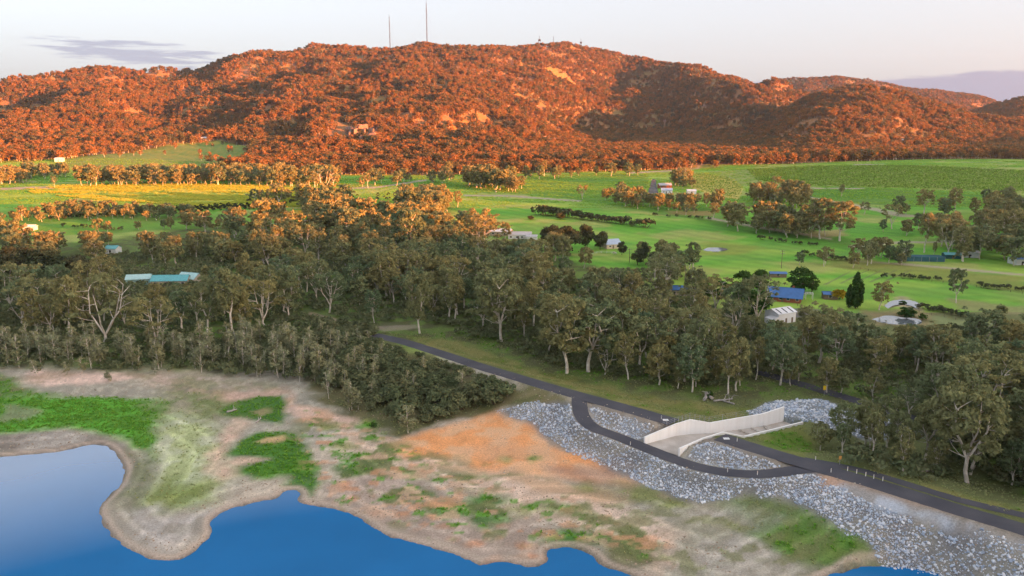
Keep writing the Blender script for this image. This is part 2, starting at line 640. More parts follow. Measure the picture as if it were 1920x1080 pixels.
SHORE_S = [q for q in smooth_line(SHORE, 3)]
LAKE_POLY = [tuple(q) for q in SHORE_S] + [(240, -60), (240, -420), (-420, -420), (-420, 150)]

near = DD < 420
sdl = np.full(X.shape, 200.0)
sdl[near] = -poly_sd(X[near], Y[near], LAKE_POLY)          # positive on land
sdw = sdl + (fbm(X * 0.35, Y * 0.35, 3, 3) - 0.5) * 1.6 * (sdl > -4)

rough = fbm(X * 0.02, Y * 0.02, 4, 1) - 0.5
zv = 3.2 + 17 * ss(430, 1250, DD) + rough * (1.0 + 3.5 * ss(300, 900, DD))
zl = np.where(sdw > 0, 0.35 * ss(0, 1.6, sdw) + 0.030 * sdw + (fbm(X * 0.12, Y * 0.12, 4, 9) - 0.5) * 0.9 * ss(1, 8, sdw), 0.22 * np.maximum(sdw, -16))
Z = np.minimum(zv, zl)
Z = np.where(zl > zv - 1.5, zv - np.maximum(0, (zv - Z)) * 0.8, Z)
# slope of the vineyard hill at the right, and a rise under the left paddocks
Z += 12 * ss(700, 1200, DD) * ss(0.15, 0.55, TT) + 16 * ss(1000, 1300, DD) * ss(-0.2, -0.5, TT)
Z += 5 * np.exp(-((DD - 860) / 60.0) ** 2) * ss(-0.15, -0.4, TT)

# dam crest
CREST_PX = [(700, 628, 4.5), (760, 642, 4.8), (830, 664, 5.5), (900, 687, 6.5), (980, 711, 7.4), (1050, 732, 8.0), (1090, 743, 8), (1160, 762, 8), (1240, 785, 8),
            (1300, 803, 8), (1345, 818, 8), (1420, 842, 8), (1500, 866, 8), (1560, 884, 8), (1640, 907, 8), (1720, 932, 8), (1800, 957, 8), (1920, 993, 8), (2080, 1042, 8), (2400, 1140, 8)]
CREST = smooth_line([tuple(P(a, b, c)) for a, b, c in CREST_PX], 5)
cz = np.array([q[2] for q in CREST])
nd = DD < 460
cdist, cpar, cside = (np.full(X.shape, 1e3) for _ in range(3))
a_, b_, c_ = line_dist(X[nd], Y[nd], CREST)
cdist[nd], cpar[nd], cside[nd] = a_, b_, c_
czz = np.interp(cpar, np.arange(len(cz)), cz)
fall = np.where(cside < 0, 0.36, 0.30)                     # upstream (towards the lake) / downstream
hwid = np.where(cside > 0, 3.6 + 7.0 * ss(56, 66, cpar), 3.6)
emb = czz - np.maximum(0, cdist - hwid) * fall
emb = np.where(cpar <= 0.001, -10, emb)
emb = np.minimum(emb, 0.9 * sdw)
Z = np.where(nd, np.maximum(Z, emb), Z)

# access track looping down the upstream face to the mouth of the spillway
LOOP_PX = [(1086, 747, 8.0), (1087, 762, 7.6), (1093, 783, 6.7), (1113, 802, 6.0), (1160, 820, 5.4), (1205, 838, 4.9), (1260, 860, 4.8), (1310, 876, 5.1),
           (1370, 887, 5.8), (1430, 889, 6.7), (1490, 882, 7.6), (1535, 876, 8.0)]
LOOP = smooth_line([tuple(P(a, b, c)) for a, b, c in LOOP_PX], 6)
a_, b_, c_ = line_dist(X[nd], Y[nd], LOOP)
lz = np.interp(b_, np.arange(len(LOOP)), [q[2] for q in LOOP])
k_ = 1 - ss(2.6, 5.2, a_)
zz = Z[nd]
Z[nd] = zz * (1 - k_) + lz * k_

# spillway channel: wall foot lines (left = far side, right = near side) on the channel floor
FLOOR = 4.75
SPL = [P(1209, 833, FLOOR), P(1267, 817.5, FLOOR), P(1294, 814, FLOOR), P(1331, 812.5, FLOOR), P(1431, 799.5, FLOOR - 0.3), P(1469, 790, FLOOR - 0.5)]
SPL_TOP = [6.6, 8.0, 8.7, 7.6, 8.0, 8.4]
SPR_TOPXY = [(1272, 840, 6.7), (1317, 820.5, 7.3), (1355, 809, 8.1), (1394, 817, 6.6), (1450, 803.5, 6.3), (1504, 790, 6.2)]
SPR = [P(a, b, c) for a, b, c in SPR_TOPXY]
chan = [q[:2] for q in SPL] + [q[:2] for q in SPR[::-1]]
lo = (DD > 150) & (DD < 280) & (X > 20) & (X < 140)
sd_ = poly_sd(X[lo], Y[lo], chan)
zc = Z[lo]
Z[lo] = np.where(sd_ > -0.25, FLOOR - 0.9, zc)
a_, b_, c_ = line_dist(X[lo], Y[lo], [q[:2] for q in SPL])
Z[lo] = np.where(a_ < 1.7, FLOOR - 0.9, Z[lo])            # room for the far wall
# keep the banks just below the tops of the walls
for pts_, tops_ in ((SPL, SPL_TOP), (SPR, [q[2] for q in SPR])):
    a_, b_, c_ = line_dist(X[lo], Y[lo], [q[:2] for q in pts_])
    tp = np.interp(b_, np.arange(len(tops_)), tops_) - 0.35
    zc = Z[lo]
    Z[lo] = np.where(a_ < 2.2, np.minimum(zc, tp), np.where(a_ < 5, np.minimum(zc, tp + (a_ - 2.2) * 0.5), zc))

a_, b_, c_ = line_dist(X[lo], Y[lo], [q[:2] for q in SPR])
tp = np.interp(b_, np.arange(len(SPR)), [q[2] for q in SPR]) - 0.3
outer = (poly_sd(X[lo], Y[lo], chan) < -0.5) & (b_ > 2.6) & (a_ < 14)
Z[lo] = np.where(outer, np.maximum(Z[lo], tp - np.maximum(0, a_ - 3) * 0.3), Z[lo])
# heap of blasted rock behind the spillway
HEAP = [P(1405, 766, 4)[:2], P(1450, 747, 4)[:2], P(1540, 742, 4)[:2], P(1600, 764, 4)[:2], P(1665, 776, 4)[:2], P(1740, 806, 4)[:2], P(1650, 815, 4)[:2], P(1530, 805, 4)[:2], P(1475, 795, 4)[:2]]
lo = (DD > 190) & (DD < 300) & (X > 40) & (X < 170)
sd_ = poly_sd(X[lo], Y[lo], HEAP)
Z[lo] += 1.8 * ss(0, 6, sd_)

# the hills: each is a rise from the valley to a skyline, given by picture columns
def hill(cols_px, sky_py, d_rows, foot_py=314.0, fr=(0, .25, .5, .75, 1.0), drop=0.25, tree_px=5.0):
    tcol = px_t(cols_px)
    o = np.argsort(tcol)
    fine = np.linspace(0, 1, 33)
    sky = np.interp(tt, tcol[o], np.asarray(sky_py, float)[o]) + tree_px
    for _ in range(3):
        sky = np.convolve(np.pad(sky, 6, mode='edge'), np.ones(13) / 13, 'valid')
    dk = np.array([np.interp(tt, tcol[o], np.asarray(d_rows, float)[o, j]) for j in range(len(fr))])   # (5, NC)
    for _ in range(3):
        dk = np.array([np.convolve(np.pad(r_, 14, mode='edge'), np.ones(29) / 29, 'valid') for r_ in dk])
    H = np.full(X.shape, -400.0)
    for j in range(NC):
        d_ = np.interp(fine, fr, dk[:, j])
        py_ = foot_py + (sky[j] - foot_py) * fine
        z_ = CAMZ + d_ * slope(py_)
        zz_ = np.interp(dd, d_, z_, left=-400)
        past = dd > d_[-1]
        zz_[past] = z_[-1] - drop * (dd[past] - d_[-1]) * ss(0, 300, dd[past] - d_[-1])
        H[:, j] = zz_
    return H


HC = [-500, -200, 0, 120, 200, 270, 380, 450, 530, 640, 700, 800, 900, 950, 1010, 1080, 1130, 1200, 1260, 1330, 1390, 1440, 1500, 1600, 1800, 2300]
HS = [185, 168, 156, 146, 140, 139, 126, 106, 89, 86, 86, 81, 84, 86, 84, 80, 88, 104, 123, 146, 162, 172, 188, 215, 240, 260]


def drow(px):
    kx = [-500, 0, 300, 640, 900, 1020, 1100, 1200, 1300, 1440, 1600, 2300]
    ky = [[1230, 1450, 1750, 2050, 2350], [1230, 1450, 1750, 2050, 2350], [1230, 1480, 1800, 2150, 2500], [1230, 1450, 1750, 2150, 2700], [1230, 1440, 1780, 2250, 2900],
          [1230, 1500, 1900, 2450, 3050], [1260, 2300, 2950, 3200, 3350], [1280, 2200, 2750, 3050, 3300], [1280, 1950, 2350, 2700, 3100], [1280, 1650, 1950, 2250, 2700],
          [1300, 1600, 1900, 2200, 2600], [1300, 1600, 1900, 2200, 2600]]
    return [np.interp(px, kx, [r_[j] for r_ in ky]) for j in range(5)]


H1 = hill(HC, HS, [drow(p) for p in HC])
L3C = [1250, 1380, 1430, 1480, 1530, 1570, 1620, 1700, 1760, 1800, 1850, 1920, 2100, 2400]
L3S = [318, 272, 232, 196, 171, 160, 163, 180, 199, 210, 220, 226, 235, 240]
H3 = hill(L3C, L3S, [[1300, 1500, 1700, 1880, 2050]] * len(L3C))
L4C = [1600, 1700, 1780, 1850, 1880, 1920, 2000, 2300]
L4S = [318, 260, 222, 193, 182, 175, 168, 170]
H4 = hill(L4C, L4S, [[1500, 1900, 2250, 2550, 2850]] * len(L4C))
L2C = [1150, 1300, 1380, 1460, 1530, 1600, 1660, 1720, 1760, 1800, 1850, 1890, 2000, 2300]
L2S = [215, 180, 160, 149, 141, 143, 155, 166, 163, 168, 183, 196, 205, 205]
H2 = hill(L2C, L2S, [[2600, 3100, 3600, 4000, 4400]] * len(L2C), tree_px=3.0)
LH = np.stack([H1, H2, H3, H4])
HM = LH.max(0)
above = np.clip(HM - Z, 0, None)
gul = np.abs(fbm(X / 230.0, Y / 230.0, 4, 21) - 0.5) * 2
fold = fbm(X / 330.0 + 0.3, Y / 850.0, 3, 205) - 0.5
main = (LH.argmax(0) == 0)
HM = HM + fold * np.where(main, 150, 30) * ss(10, 90, above) * (1 - 0.85 * ss(130, 300, above))
HM = HM + (gul - 0.35) * np.where(main, 72, 40) * ss(0, 60, above) * (1 - 0.6 * ss(150, 330, above)) + (fbm(X / 60, Y / 60, 3, 31) - 0.5) * 8 * ss(0, 30, above)
Z = np.maximum(Z, HM)
far_ = DD > 1200
Z = np.where(far_, np.maximum(Z, 12), Z)
hillmask = ss(4, 20, HM - (zv + 12)) * (DD > 1200)


def zat(x, y):
    x, y = np.asarray(x, float), np.asarray(y, float)
    fj = np.clip((x / y + T0) / (2 * T0) * (NC - 1), 0, NC - 1.001)
    fi = np.clip(np.log(np.maximum(y, D0) / D0) / lr, 0, NR - 1.001)
    i, j = fi.astype(int), fj.astype(int)
    a, b = fi - i, fj - j
    return (Z[i, j] * (1 - a) + Z[i + 1, j] * a) * (1 - b) + (Z[i, j + 1] * (1 - a) + Z[i + 1, j + 1] * a) * b


def G(px, py, front=0.0):
    """the point of the ground seen at a picture point"""
    dx, dy, dz = ray(px, py)
    ys = dd
    zr = CAMZ + ys * dz / dy
    zt = zat(ys * dx / dy, ys)
    hit = np.nonzero(zt >= zr)[0]
    if len(hit) == 0:
        k = NR - 2
        return np.array((ys[k] * dx / dy, ys[k], zt[k]))
    k = max(hit[0], 1)
    g0, g1 = zr[k - 1] - zt[k - 1], zr[k] - zt[k]
    f = g0 / (g0 - g1 + 1e-9)
    y = ys[k - 1] + (ys[k] - ys[k - 1]) * f
    return np.array((y * dx / dy, y, float(zat(y * dx / dy, y))))


def GP(pts):
    return [tuple(G(a, b)[:2]) for a, b in pts]


# farm dams: hollow the ground under each, level water sheet on top
PONDS = [('farm_pond', [(1640, 598), (1665, 591), (1690, 594), (1718, 597), (1722, 605), (1690, 607), (1655, 604)], 'bright farm pond with a dark reedy bank beside the paddock fence'),
         ('farm_pond', [(1662, 572), (1672, 564), (1690, 561), (1710, 563), (1722, 570), (1718, 577), (1706, 572), (1690, 570), (1676, 572), (1668, 577)], 'small crescent pond ringed by a pale bank'),
         ('farm_pond', [(1320, 468), (1330, 463.5), (1350, 463.5), (1362, 467), (1350, 470.5), (1332, 470.5)], 'lone small pond in the middle of the bright green paddock'),
         ('farm_pond', [(1213, 372), (1219, 350), (1224, 336), (1229, 338), (1232, 355), (1236, 372)], 'narrow pale pond beside the vineyard sheds')]
POND_DATA = []
for nm, poly, lab in PONDS:
    w_ = [tuple(q) for q in smooth_line(GP(poly + poly[:1]), 4)[:-1]]
    cx, cy_ = np.mean([q[0] for q in w_]), np.mean([q[1] for q in w_])
    zp = float(min(zat(q[0], q[1]) for q in w_)) - 0.15
    r_ = max(math.hypot(q[0] - cx, q[1] - cy_) for q in w_)
    lo = (np.abs(X - cx) < r_ + 25) & (np.abs(Y - cy_) < r_ + 25)
    sd_ = poly_sd(X[lo], Y[lo], w_)
    k_ = ss(-7, -1, sd_)
    Z[lo] = Z[lo] * (1 - k_) + (zp + 0.25) * k_
    Z[lo] = np.where(sd_ > -1.0, zp - 0.5, Z[lo])
    POND_DATA.append((nm, w_, zp, lab))

# ------------------------------------------------------------------ ground colours (what grows or lies there), vertex by vertex
C = np.zeros(X.shape + (3,))
n1 = fbm(X / 38.0, Y / 38.0, 5, 41)
n2 = fbm(X / 6.0, Y / 6.0, 4, 51)
n3 = fbm(X / 1.6, Y / 1.6, 3, 61)
n4 = fbm(X / 130.0, Y / 34.0, 4, 71)


def lerp(a, b, k):
    return a + (b - a) * k[..., None]


# valley grass
g = lerp(np.array((0.135, 0.370, 0.045)), np.array((0.285, 0.440, 0.075)), ss(0.35, 0.65, n4))
g = lerp(g, np.array((0.36, 0.38, 0.12)), 0.75 * ss(0.53, 0.68, n1))
g = lerp(g, np.array((0.11, 0.30, 0.05)), 0.6 * ss(0.55, 0.68, fbm(X / 55.0, Y / 22.0, 4, 73)))
g = g * (0.93 + 0.14 * (np.sin((X * 0.8 + Y * 0.6) / 1.9) * 0.5 + 0.5))[..., None]
g = g * (0.85 + 0.3 * n2)[..., None]
C[:] = g
# hill ground: dry grass, leaf litter, granite
hg = lerp(np.array((0.27, 0.155, 0.08)), np.array((0.24, 0.175, 0.075)), ss(0.4, 0.6, n4))
hg = lerp(hg, np.array((0.29, 0.18, 0.13)), ss(0.64, 0.74, fbm(X / 50.0, Y / 50.0, 4, 81)))
front_t = px_t(np.array([-400, 0, 250, 470, 640, 800, 1000, 1180, 1300, 1500, 1700, 1920, 2300]), 310)
front_d = [1150, 1180, 1250, 1120, 1060, 1060, 1110, 1150, 1180, 1230, 1240, 1240, 1240]
woodfoot = ss(0, 25, DD - np.interp(TT, front_t, front_d))
C[:] = lerp(C, hg, np.maximum(hillmask, woodfoot))
# lake bed
bed = lerp(np.array((0.35, 0.33, 0.27)), np.array((0.47, 0.41, 0.33)), ss(0.35, 0.65, n1))
bed = bed * (0.82 + 0.36 * n2)[..., None] * (0.90 + 0.2 * n3)[..., None]
kb = (1 - ss(250, 275, DD + 14 * (n1 - 0.5) * 2)) * (DD < 330) * (cside < 0)
down = (DD < 330) & (cside > 0)
C[down] = (np.array((0.15, 0.17, 0.07)) * (0.7 + 0.6 * n2)[..., None])[down]
C[:] = lerp(C, bed, np.clip(kb, 0, 1))


soft = 1.0


def paint(poly, col, edge=2.0, wob=5.0, amt=1.0, col2=None, world=False, sc=6.0, speck=0.0, seed=0, spots=None):
    """lay a patch of another ground cover inside a polygon (picture points dropped onto the ground), with a ragged edge"""
    w_ = poly if world else GP(poly)
    xs, ys = [q[0] for q in w_], [q[1] for q in w_]
    m_ = edge + wob + 3
    lo = (X > min(xs) - m_) & (X < max(xs) + m_) & (Y > min(ys) - m_) & (Y < max(ys) + m_)
    if not lo.any():
        return
    xx, yy = X[lo], Y[lo]
    sd = poly_sd(xx, yy, w_) + (fbm(xx / sc, yy / sc, 4, 90 + seed) - 0.5) * 2 * wob
    k = ss(-edge * soft, edge * soft, sd) * amt
    if speck:
        k = k * (1 - speck * ss(0.45, 0.6, fbm(xx / 1.4, yy / 1.4, 3, 95 + seed)))
    if spots:
        k = k * ss(spots[1], spots[2], fbm(xx / spots[0], yy / (spots[0] * 0.7), 4, 120 + seed))
    c_ = np.array(col)[None, :] * (0.86 + 0.28 * fbm(xx / 2.5, yy / 2.5, 3, 97 + seed))[:, None]
    if col2 is not None:
        f_ = ss(0.4, 0.62, fbm(xx / 5.0, yy / 5.0, 4, 99 + seed))[:, None]
        c_ = c_ * (1 - f_) + np.array(col2)[None, :] * f_
    C[lo] = C[lo] * (1 - k[:, None]) + c_ * k[:, None]


GRN, DGRN, OLV, PINK, SAND, GREY, ORG = (0.110, 0.370, 0.032), (0.065, 0.180, 0.035), (0.20, 0.22, 0.08), (0.64, 0.44, 0.34), (0.50, 0.38, 0.28), (0.33, 0.29, 0.25), (0.60, 0.30, 0.15)
# woodland floor
LITTER = (0.110, 0.120, 0.055)
paint([(-700, 470), (-700, 690), (0, 690), (300, 690), (560, 690), (700, 650), (790, 655), (900, 672), (1010, 700), (1200, 735), (1420, 752), (1540, 742), (1700, 790), (1920, 930), (2300, 1010),
       (2300, 640), (1920, 655), (1720, 645), (1560, 615), (1440, 605), (1300, 560), (1210, 520), (1090, 495), (1000, 470), (860, 440), (640, 420), (420, 420), (280, 440), (0, 470)], LITTER, 6, 10, 0.9, (0.14, 0.21, 0.055), sc=14)
# dark green block of pasture and crops, tracks and pale strips in the valley
paint([(640, 338), (830, 352), (1060, 372), (1230, 400), (1480, 452), (1600, 470), (1610, 452), (1480, 425), (1230, 372), (1010, 348), (830, 330), (700, 330)], (0.095, 0.255, 0.035), 5, 6, 0.8, sc=30)
paint([(980, 330), (1200, 322), (1222, 345), (1216, 368), (1140, 366), (1000, 356)], (0.11, 0.27, 0.035), 5, 8, 0.8, (0.14, 0.25, 0.03), sc=30)
paint([(1330, 322), (1500, 311), (1700, 309), (1920, 318), (2100, 325), (2100, 365), (1900, 362), (1600, 350), (1480, 348), (1380, 350)], (0.30, 0.34, 0.10), 6, 8, 0.9, (0.24, 0.32, 0.07), sc=30)
paint([(1288, 328), (1320, 325), (1372, 336), (1395, 354), (1384, 374), (1340, 368), (1296, 352)], (0.58, 0.48, 0.13), 2, 2, 0.95, sc=30)
paint([(1480, 352), (1620, 352), (1900, 368), (1920, 385), (1700, 388), (1500, 375)], (0.080, 0.215, 0.030), 5, 6, 0.8, sc=30)
paint([(60, 350), (300, 345), (520, 350), (640, 365), (520, 390), (380, 392), (200, 375)], (0.66, 0.52, 0.07), 6, 20, 0.9, (0.36, 0.44, 0.07), sc=40)  # left paddock: yellow of the low sun put into the grass colour
paint([(470, 398), (570, 394), (580, 402), (500, 408)], (0.40, 0.33, 0.07), 3, 3, 0.8)
paint([(0, 395), (300, 398), (420, 402), (400, 425), (200, 440), (0, 440)], (0.115, 0.280, 0.040), 5, 8, 0.7, sc=30)
for tr in ([(870, 365), (960, 366), (1090, 376), (1090, 379), (960, 369), (870, 368)], [(1325, 407), (1390, 418), (1480, 432), (1560, 447), (1560, 450), (1470, 436), (1385, 421), (1325, 410)],
           [(1590, 460), (1700, 452), (1800, 450), (1800, 453), (1700, 456), (1592, 465)], [(1590, 488), (1700, 494), (1920, 514), (1920, 518), (1700, 498), (1590, 491)],
           [(0, 352), (90, 349), (100, 354), (0, 357)], [(640, 352), (700, 350), (800, 336), (800, 339), (700, 354), (640, 355)], [(1500, 352), (1620, 353), (1620, 354.5), (1500, 354)],
           [(1500, 366), (1700, 402), (1780, 404), (1780, 407), (1690, 407), (1500, 369)], [(1180, 323), (1310, 315), (1310, 317), (1180, 326)], [(1600, 308), (1660, 307), (1660, 308.5), (1600, 310)]):
    paint(tr, (0.42, 0.36, 0.28), 1.0, 1.0, 0.85)
paint([(1330, 455), (1420, 462), (1400, 476), (1300, 478)], (0.26, 0.28, 0.06), 5, 10, 0.6, sc=20)
paint([(1560, 480), (1920, 520), (1920, 545), (1700, 520), (1560, 500)], (0.22, 0.24, 0.06), 4, 8, 0.7, sc=20)
paint([(1510, 435), (1580, 430), (1590, 442), (1520, 445)], (0.38, 0.30, 0.14), 3, 3, 0.8)
paint([(1250, 395), (1330, 395), (1340, 405), (1260, 402)], (0.30, 0.22, 0.09), 3, 5, 0.8)
paint([(1620, 585), (1700, 575), (1760, 590), (1740, 612), (1640, 608)], (0.30, 0.25, 0.13), 3, 5, 0.8)
paint([(1740, 590), (1860, 605), (1840, 625), (1760, 618)], (0.24, 0.29, 0.13), 3, 5, 0.8)
paint([(1655, 573), (1690, 556), (1730, 570), (1725, 582)], (0.40, 0.34, 0.22), 2, 3, 0.9)
paint([(1780, 560), (1920, 575), (1920, 592), (1790, 580)], (0.28, 0.24, 0.13), 3, 6, 0.7)
paint([(1480, 578), (1535, 580), (1545, 592), (1490, 595)], (0.16, 0.15, 0.16), 1, 1, 0.9)
for k in range(5):                # mown windrows beside the house
    o_ = k * 28
    paint([(1545 + o_, 533 - k * 1.5), (1595 + o_, 508 - k * 0.5), (1599 + o_, 508 - k * 0.5), (1551 + o_, 533 - k * 1.5)], (0.16, 0.15, 0.10), 0.4, 0.4, 0.7)
# hill-side clearings
paint([(100, 300), (250, 285), (330, 268), (410, 262), (468, 275), (468, 300), (380, 318), (200, 320), (110, 312)], (0.17, 0.27, 0.065), 8, 10, 0.95, (0.24, 0.28, 0.07), sc=30)
paint([(1600, 262), (1640, 240), (1720, 243), (1760, 255), (1700, 270), (1640, 268)], (0.25, 0.14, 0.07), 10, 15, 0.9, (0.21, 0.17, 0.06), sc=30)
paint([(820, 235), (960, 222), (1050, 240), (1040, 250), (900, 248)], (0.27, 0.16, 0.06), 8, 20, 0.85, sc=30)
paint([(700, 225), (760, 205), (850, 215), (840, 240), (740, 238)], (0.28, 0.15, 0.08), 8, 20, 0.7, sc=30)
paint([(0, 262), (60, 265), (100, 285), (40, 292), (0, 295)], (0.46, 0.28, 0.19), 6, 12, 0.85, sc=30)
# scrub and verge by the lake and the roads
paint([(560, 690), (700, 650), (790, 660), (930, 710), (1060, 742), (1060, 765), (940, 768), (860, 785), (760, 815), (690, 800), (600, 760)], (0.105, 0.115, 0.045), 3, 5, 0.95, (0.16, 0.15, 0.07))
paint([(880, 720), (1000, 735), (1060, 748), (1040, 765), (940, 768), (870, 770)], (0.22, 0.19, 0.10), 2, 4, 0.8, (0.12, 0.13, 0.05))
paint([(760, 628), (860, 640), (1000, 690), (1100, 716), (1220, 745), (1330, 758), (1415, 768), (1385, 792), (1240, 777), (1090, 736), (900, 680), (790, 648)], (0.155, 0.190, 0.050), 2, 4, 0.95, (0.23, 0.22, 0.08))
paint([(1400, 815), (1500, 792), (1545, 848), (1500, 856), (1440, 838)], (0.12, 0.190, 0.035), 1.5, 2, 0.95, (0.18, 0.20, 0.06))
paint([(1340, 822), (1420, 838), (1520, 866), (1520, 872), (1420, 846)], (0.20, 0.16, 0.12), 1, 1, 0.6)
paint([(1500, 855), (1600, 872), (1760, 915), (1920, 955), (1920, 968), (1740, 922), (1600, 884)], (0.24, 0.23, 0.08), 1.0, 1.0, 0.9, (0.14, 0.19, 0.05))
paint([(580, 585), (640, 600), (690, 612), (690, 618), (640, 608), (580, 590)], (0.34, 0.26, 0.19), 1.0, 1.0, 0.9)
paint([(700, 612), (780, 608), (790, 614), (720, 622)], (0.36, 0.30, 0.24), 1.0, 1.0, 0.6)
soft = 1.3
# lake bed patches
paint([(-300, 742), (0, 741), (60, 738), (122, 745), (220, 747), (304, 750), (326, 765), (316, 790), (304, 805), (296, 835), (289, 865), (262, 850), (237, 828), (178, 815), (122, 805), (37, 811), (-300, 815)],
      GRN, 2.5, 3, 0.95, (0.090, 0.270, 0.025), seed=1)
paint([(-300, 700), (0, 702), (40, 712), (60, 740), (0, 745), (-300, 745)], (0.085, 0.21, 0.03), 2, 3, 0.9, (0.16, 0.19, 0.07), seed=2)
paint([(0, 758), (50, 760), (75, 772), (50, 785), (0, 788)], (0.22, 0.24, 0.15), 2, 3, 0.8, seed=3)
paint([(285, 725), (330, 715), (430, 728), (460, 750), (420, 775), (410, 800), (360, 770), (325, 745)], (0.19, 0.20, 0.09), 3, 4, 0.8, (0.26, 0.22, 0.15), seed=4)
paint([(292, 840), (305, 805), (325, 772), (352, 768), (400, 790), (420, 850), (428, 890), (400, 925), (380, 945), (300, 955), (265, 940), (268, 905), (285, 870)],
      (0.40, 0.46, 0.22), 4, 4, 0.95, (0.50, 0.54, 0.36), seed=5, sc=8)
paint([(262, 950), (275, 905), (330, 890), (400, 905), (400, 935), (340, 960)], (0.225, 0.270, 0.070), 3, 4, 0.8, (0.18, 0.24, 0.06), seed=6)
paint([(205, 960), (235, 885), (262, 850), (285, 875), (262, 940), (300, 965), (400, 950), (420, 965), (395, 1000), (330, 1048), (250, 1030)], (0.31, 0.29, 0.25), 3, 4, 0.85, (0.46, 0.43, 0.40), seed=7)
paint([(-300, 815), (0, 815), (120, 807), (200, 820), (243, 838), (236, 862), (205, 838), (110, 850), (-300, 865)], (0.200, 0.175, 0.150), 2, 2, 0.9, (0.26, 0.23, 0.20), seed=8)
paint([(45, 845), (60, 815), (120, 808), (165, 815), (150, 828), (100, 842)], (0.40, 0.37, 0.33), 2, 3, 0.8, seed=9)
paint([(407, 780), (430, 757), (470, 744), (520, 740), (540, 755), (528, 792), (480, 786), (430, 784)], DGRN, 1.5, 2, 0.95, (0.075, 0.175, 0.03), seed=10)
paint([(470, 772), (500, 765), (508, 772), (490, 780)], (0.33, 0.28, 0.15), 1, 1.5, 0.9)
paint([(412, 856), (440, 835), (480, 812), (530, 808), (562, 820), (587, 850), (592, 880), (598, 908), (585, 928), (560, 920), (536, 908), (548, 893), (520, 886), (480, 896), (450, 885), (470, 868), (500, 862), (440, 858)],
      DGRN, 1.5, 2.5, 0.95, (0.065, 0.20, 0.025), seed=11)
paint([(478, 895), (470, 880), (520, 868), (575, 850), (585, 885), (540, 890)], (0.10, 0.27, 0.03), 2, 3, 0.85, (0.065, 0.18, 0.025), seed=12)
paint([(480, 830), (500, 820), (530, 817), (538, 824), (515, 832)], (0.58, 0.40, 0.22), 1, 1, 0.95)
paint([(425, 868), (450, 857), (505, 860), (480, 869), (445, 874)], (0.52, 0.39, 0.29), 1, 1, 0.95)
paint([(385, 880), (400, 845), (428, 805), (445, 785), (480, 790), (435, 830), (418, 860), (440, 880), (420, 900)], PINK, 2, 2, 0.85, SAND, seed=13)
paint([(40, 716), (60, 693), (120, 696), (240, 701), (300, 706), (240, 713), (150, 723), (90, 724)], (0.74, 0.55, 0.46), 2, 2, 0.9, (0.50, 0.37, 0.28), seed=14)
paint([(270, 712), (320, 709), (345, 716), (300, 720)], (0.60, 0.45, 0.38), 1, 2, 0.85)
paint([(365, 730), (450, 736), (520, 728), (545, 735), (475, 747), (430, 756), (400, 745)], (0.56, 0.38, 0.30), 2, 3, 0.85, seed=15)
paint([(535, 748), (548, 740), (562, 760), (640, 778), (690, 792), (650, 803), (560, 786), (540, 772)], (0.60, 0.39, 0.27), 1.5, 2, 0.95, (0.62, 0.45, 0.36), seed=16)
paint([(600, 945), (640, 890), (720, 870), (800, 900), (900, 935), (1010, 975), (1030, 1020), (1000, 1055), (900, 1058), (810, 1026), (715, 998), (640, 956)], (0.36, 0.29, 0.24), 3, 4, 0.9, (0.45, 0.36, 0.30), seed=17)
paint([(650, 812), (700, 820), (770, 858), (860, 868), (980, 895), (1100, 925), (1230, 965), (1310, 1000), (1250, 1060), (1230, 1100), (1190, 1020), (1000, 970), (850, 905), (740, 870), (660, 840)], (0.62, 0.46, 0.35), 3, 4, 0.85, (0.70, 0.54, 0.43), seed=18)
paint([(715, 835), (760, 815), (860, 792), (932, 774), (962, 790), (1060, 828), (1150, 862), (1205, 890), (1180, 905), (1100, 905), (980, 892), (850, 866), (760, 856)], (0.78, 0.36, 0.15), 2, 3, 0.97, (0.74, 0.44, 0.25), seed=19, sc=10)
paint([(860, 840), (960, 820), (1050, 850), (960, 862)], (0.66, 0.40, 0.24), 3, 5, 0.6, seed=20)
paint([(1030, 880), (1120, 862), (1205, 890), (1180, 906), (1100, 908)], (0.36, 0.23, 0.17), 3, 4, 0.8, (0.46, 0.31, 0.23), seed=21)
paint([(800, 870), (920, 880), (1060, 905), (1180, 935), (1180, 945), (1000, 915), (850, 885)], (0.58, 0.36, 0.20), 2, 4, 0.6, seed=22)
paint([(1080, 915), (1180, 905), (1215, 902), (1310, 938), (1400, 942), (1300, 958), (1180, 945)], (0.20, 0.225, 0.07), 3, 4, 0.85, (0.27, 0.24, 0.13), seed=23)
paint([(1240, 950), (1380, 940), (1500, 985), (1480, 1040), (1420, 1100), (1290, 1100), (1280, 1020)], (0.40, 0.37, 0.32), 4, 5, 0.85, (0.30, 0.29, 0.22), seed=24)
paint([(1370, 937), (1430, 929), (1500, 945), (1590, 988), (1690, 1040), (1730, 1064), (1660, 1058), (1560, 1064), (1470, 1035), (1420, 1000), (1480, 975)], (0.115, 0.170, 0.045), 3, 4, 0.9, (0.085, 0.190, 0.030), seed=25)
paint([(1440, 1010), (1540, 985), (1620, 1010), (1660, 1045), (1560, 1040)], (0.10, 0.235, 0.03), 3, 5, 0.75, (0.17, 0.22, 0.06), seed=26)
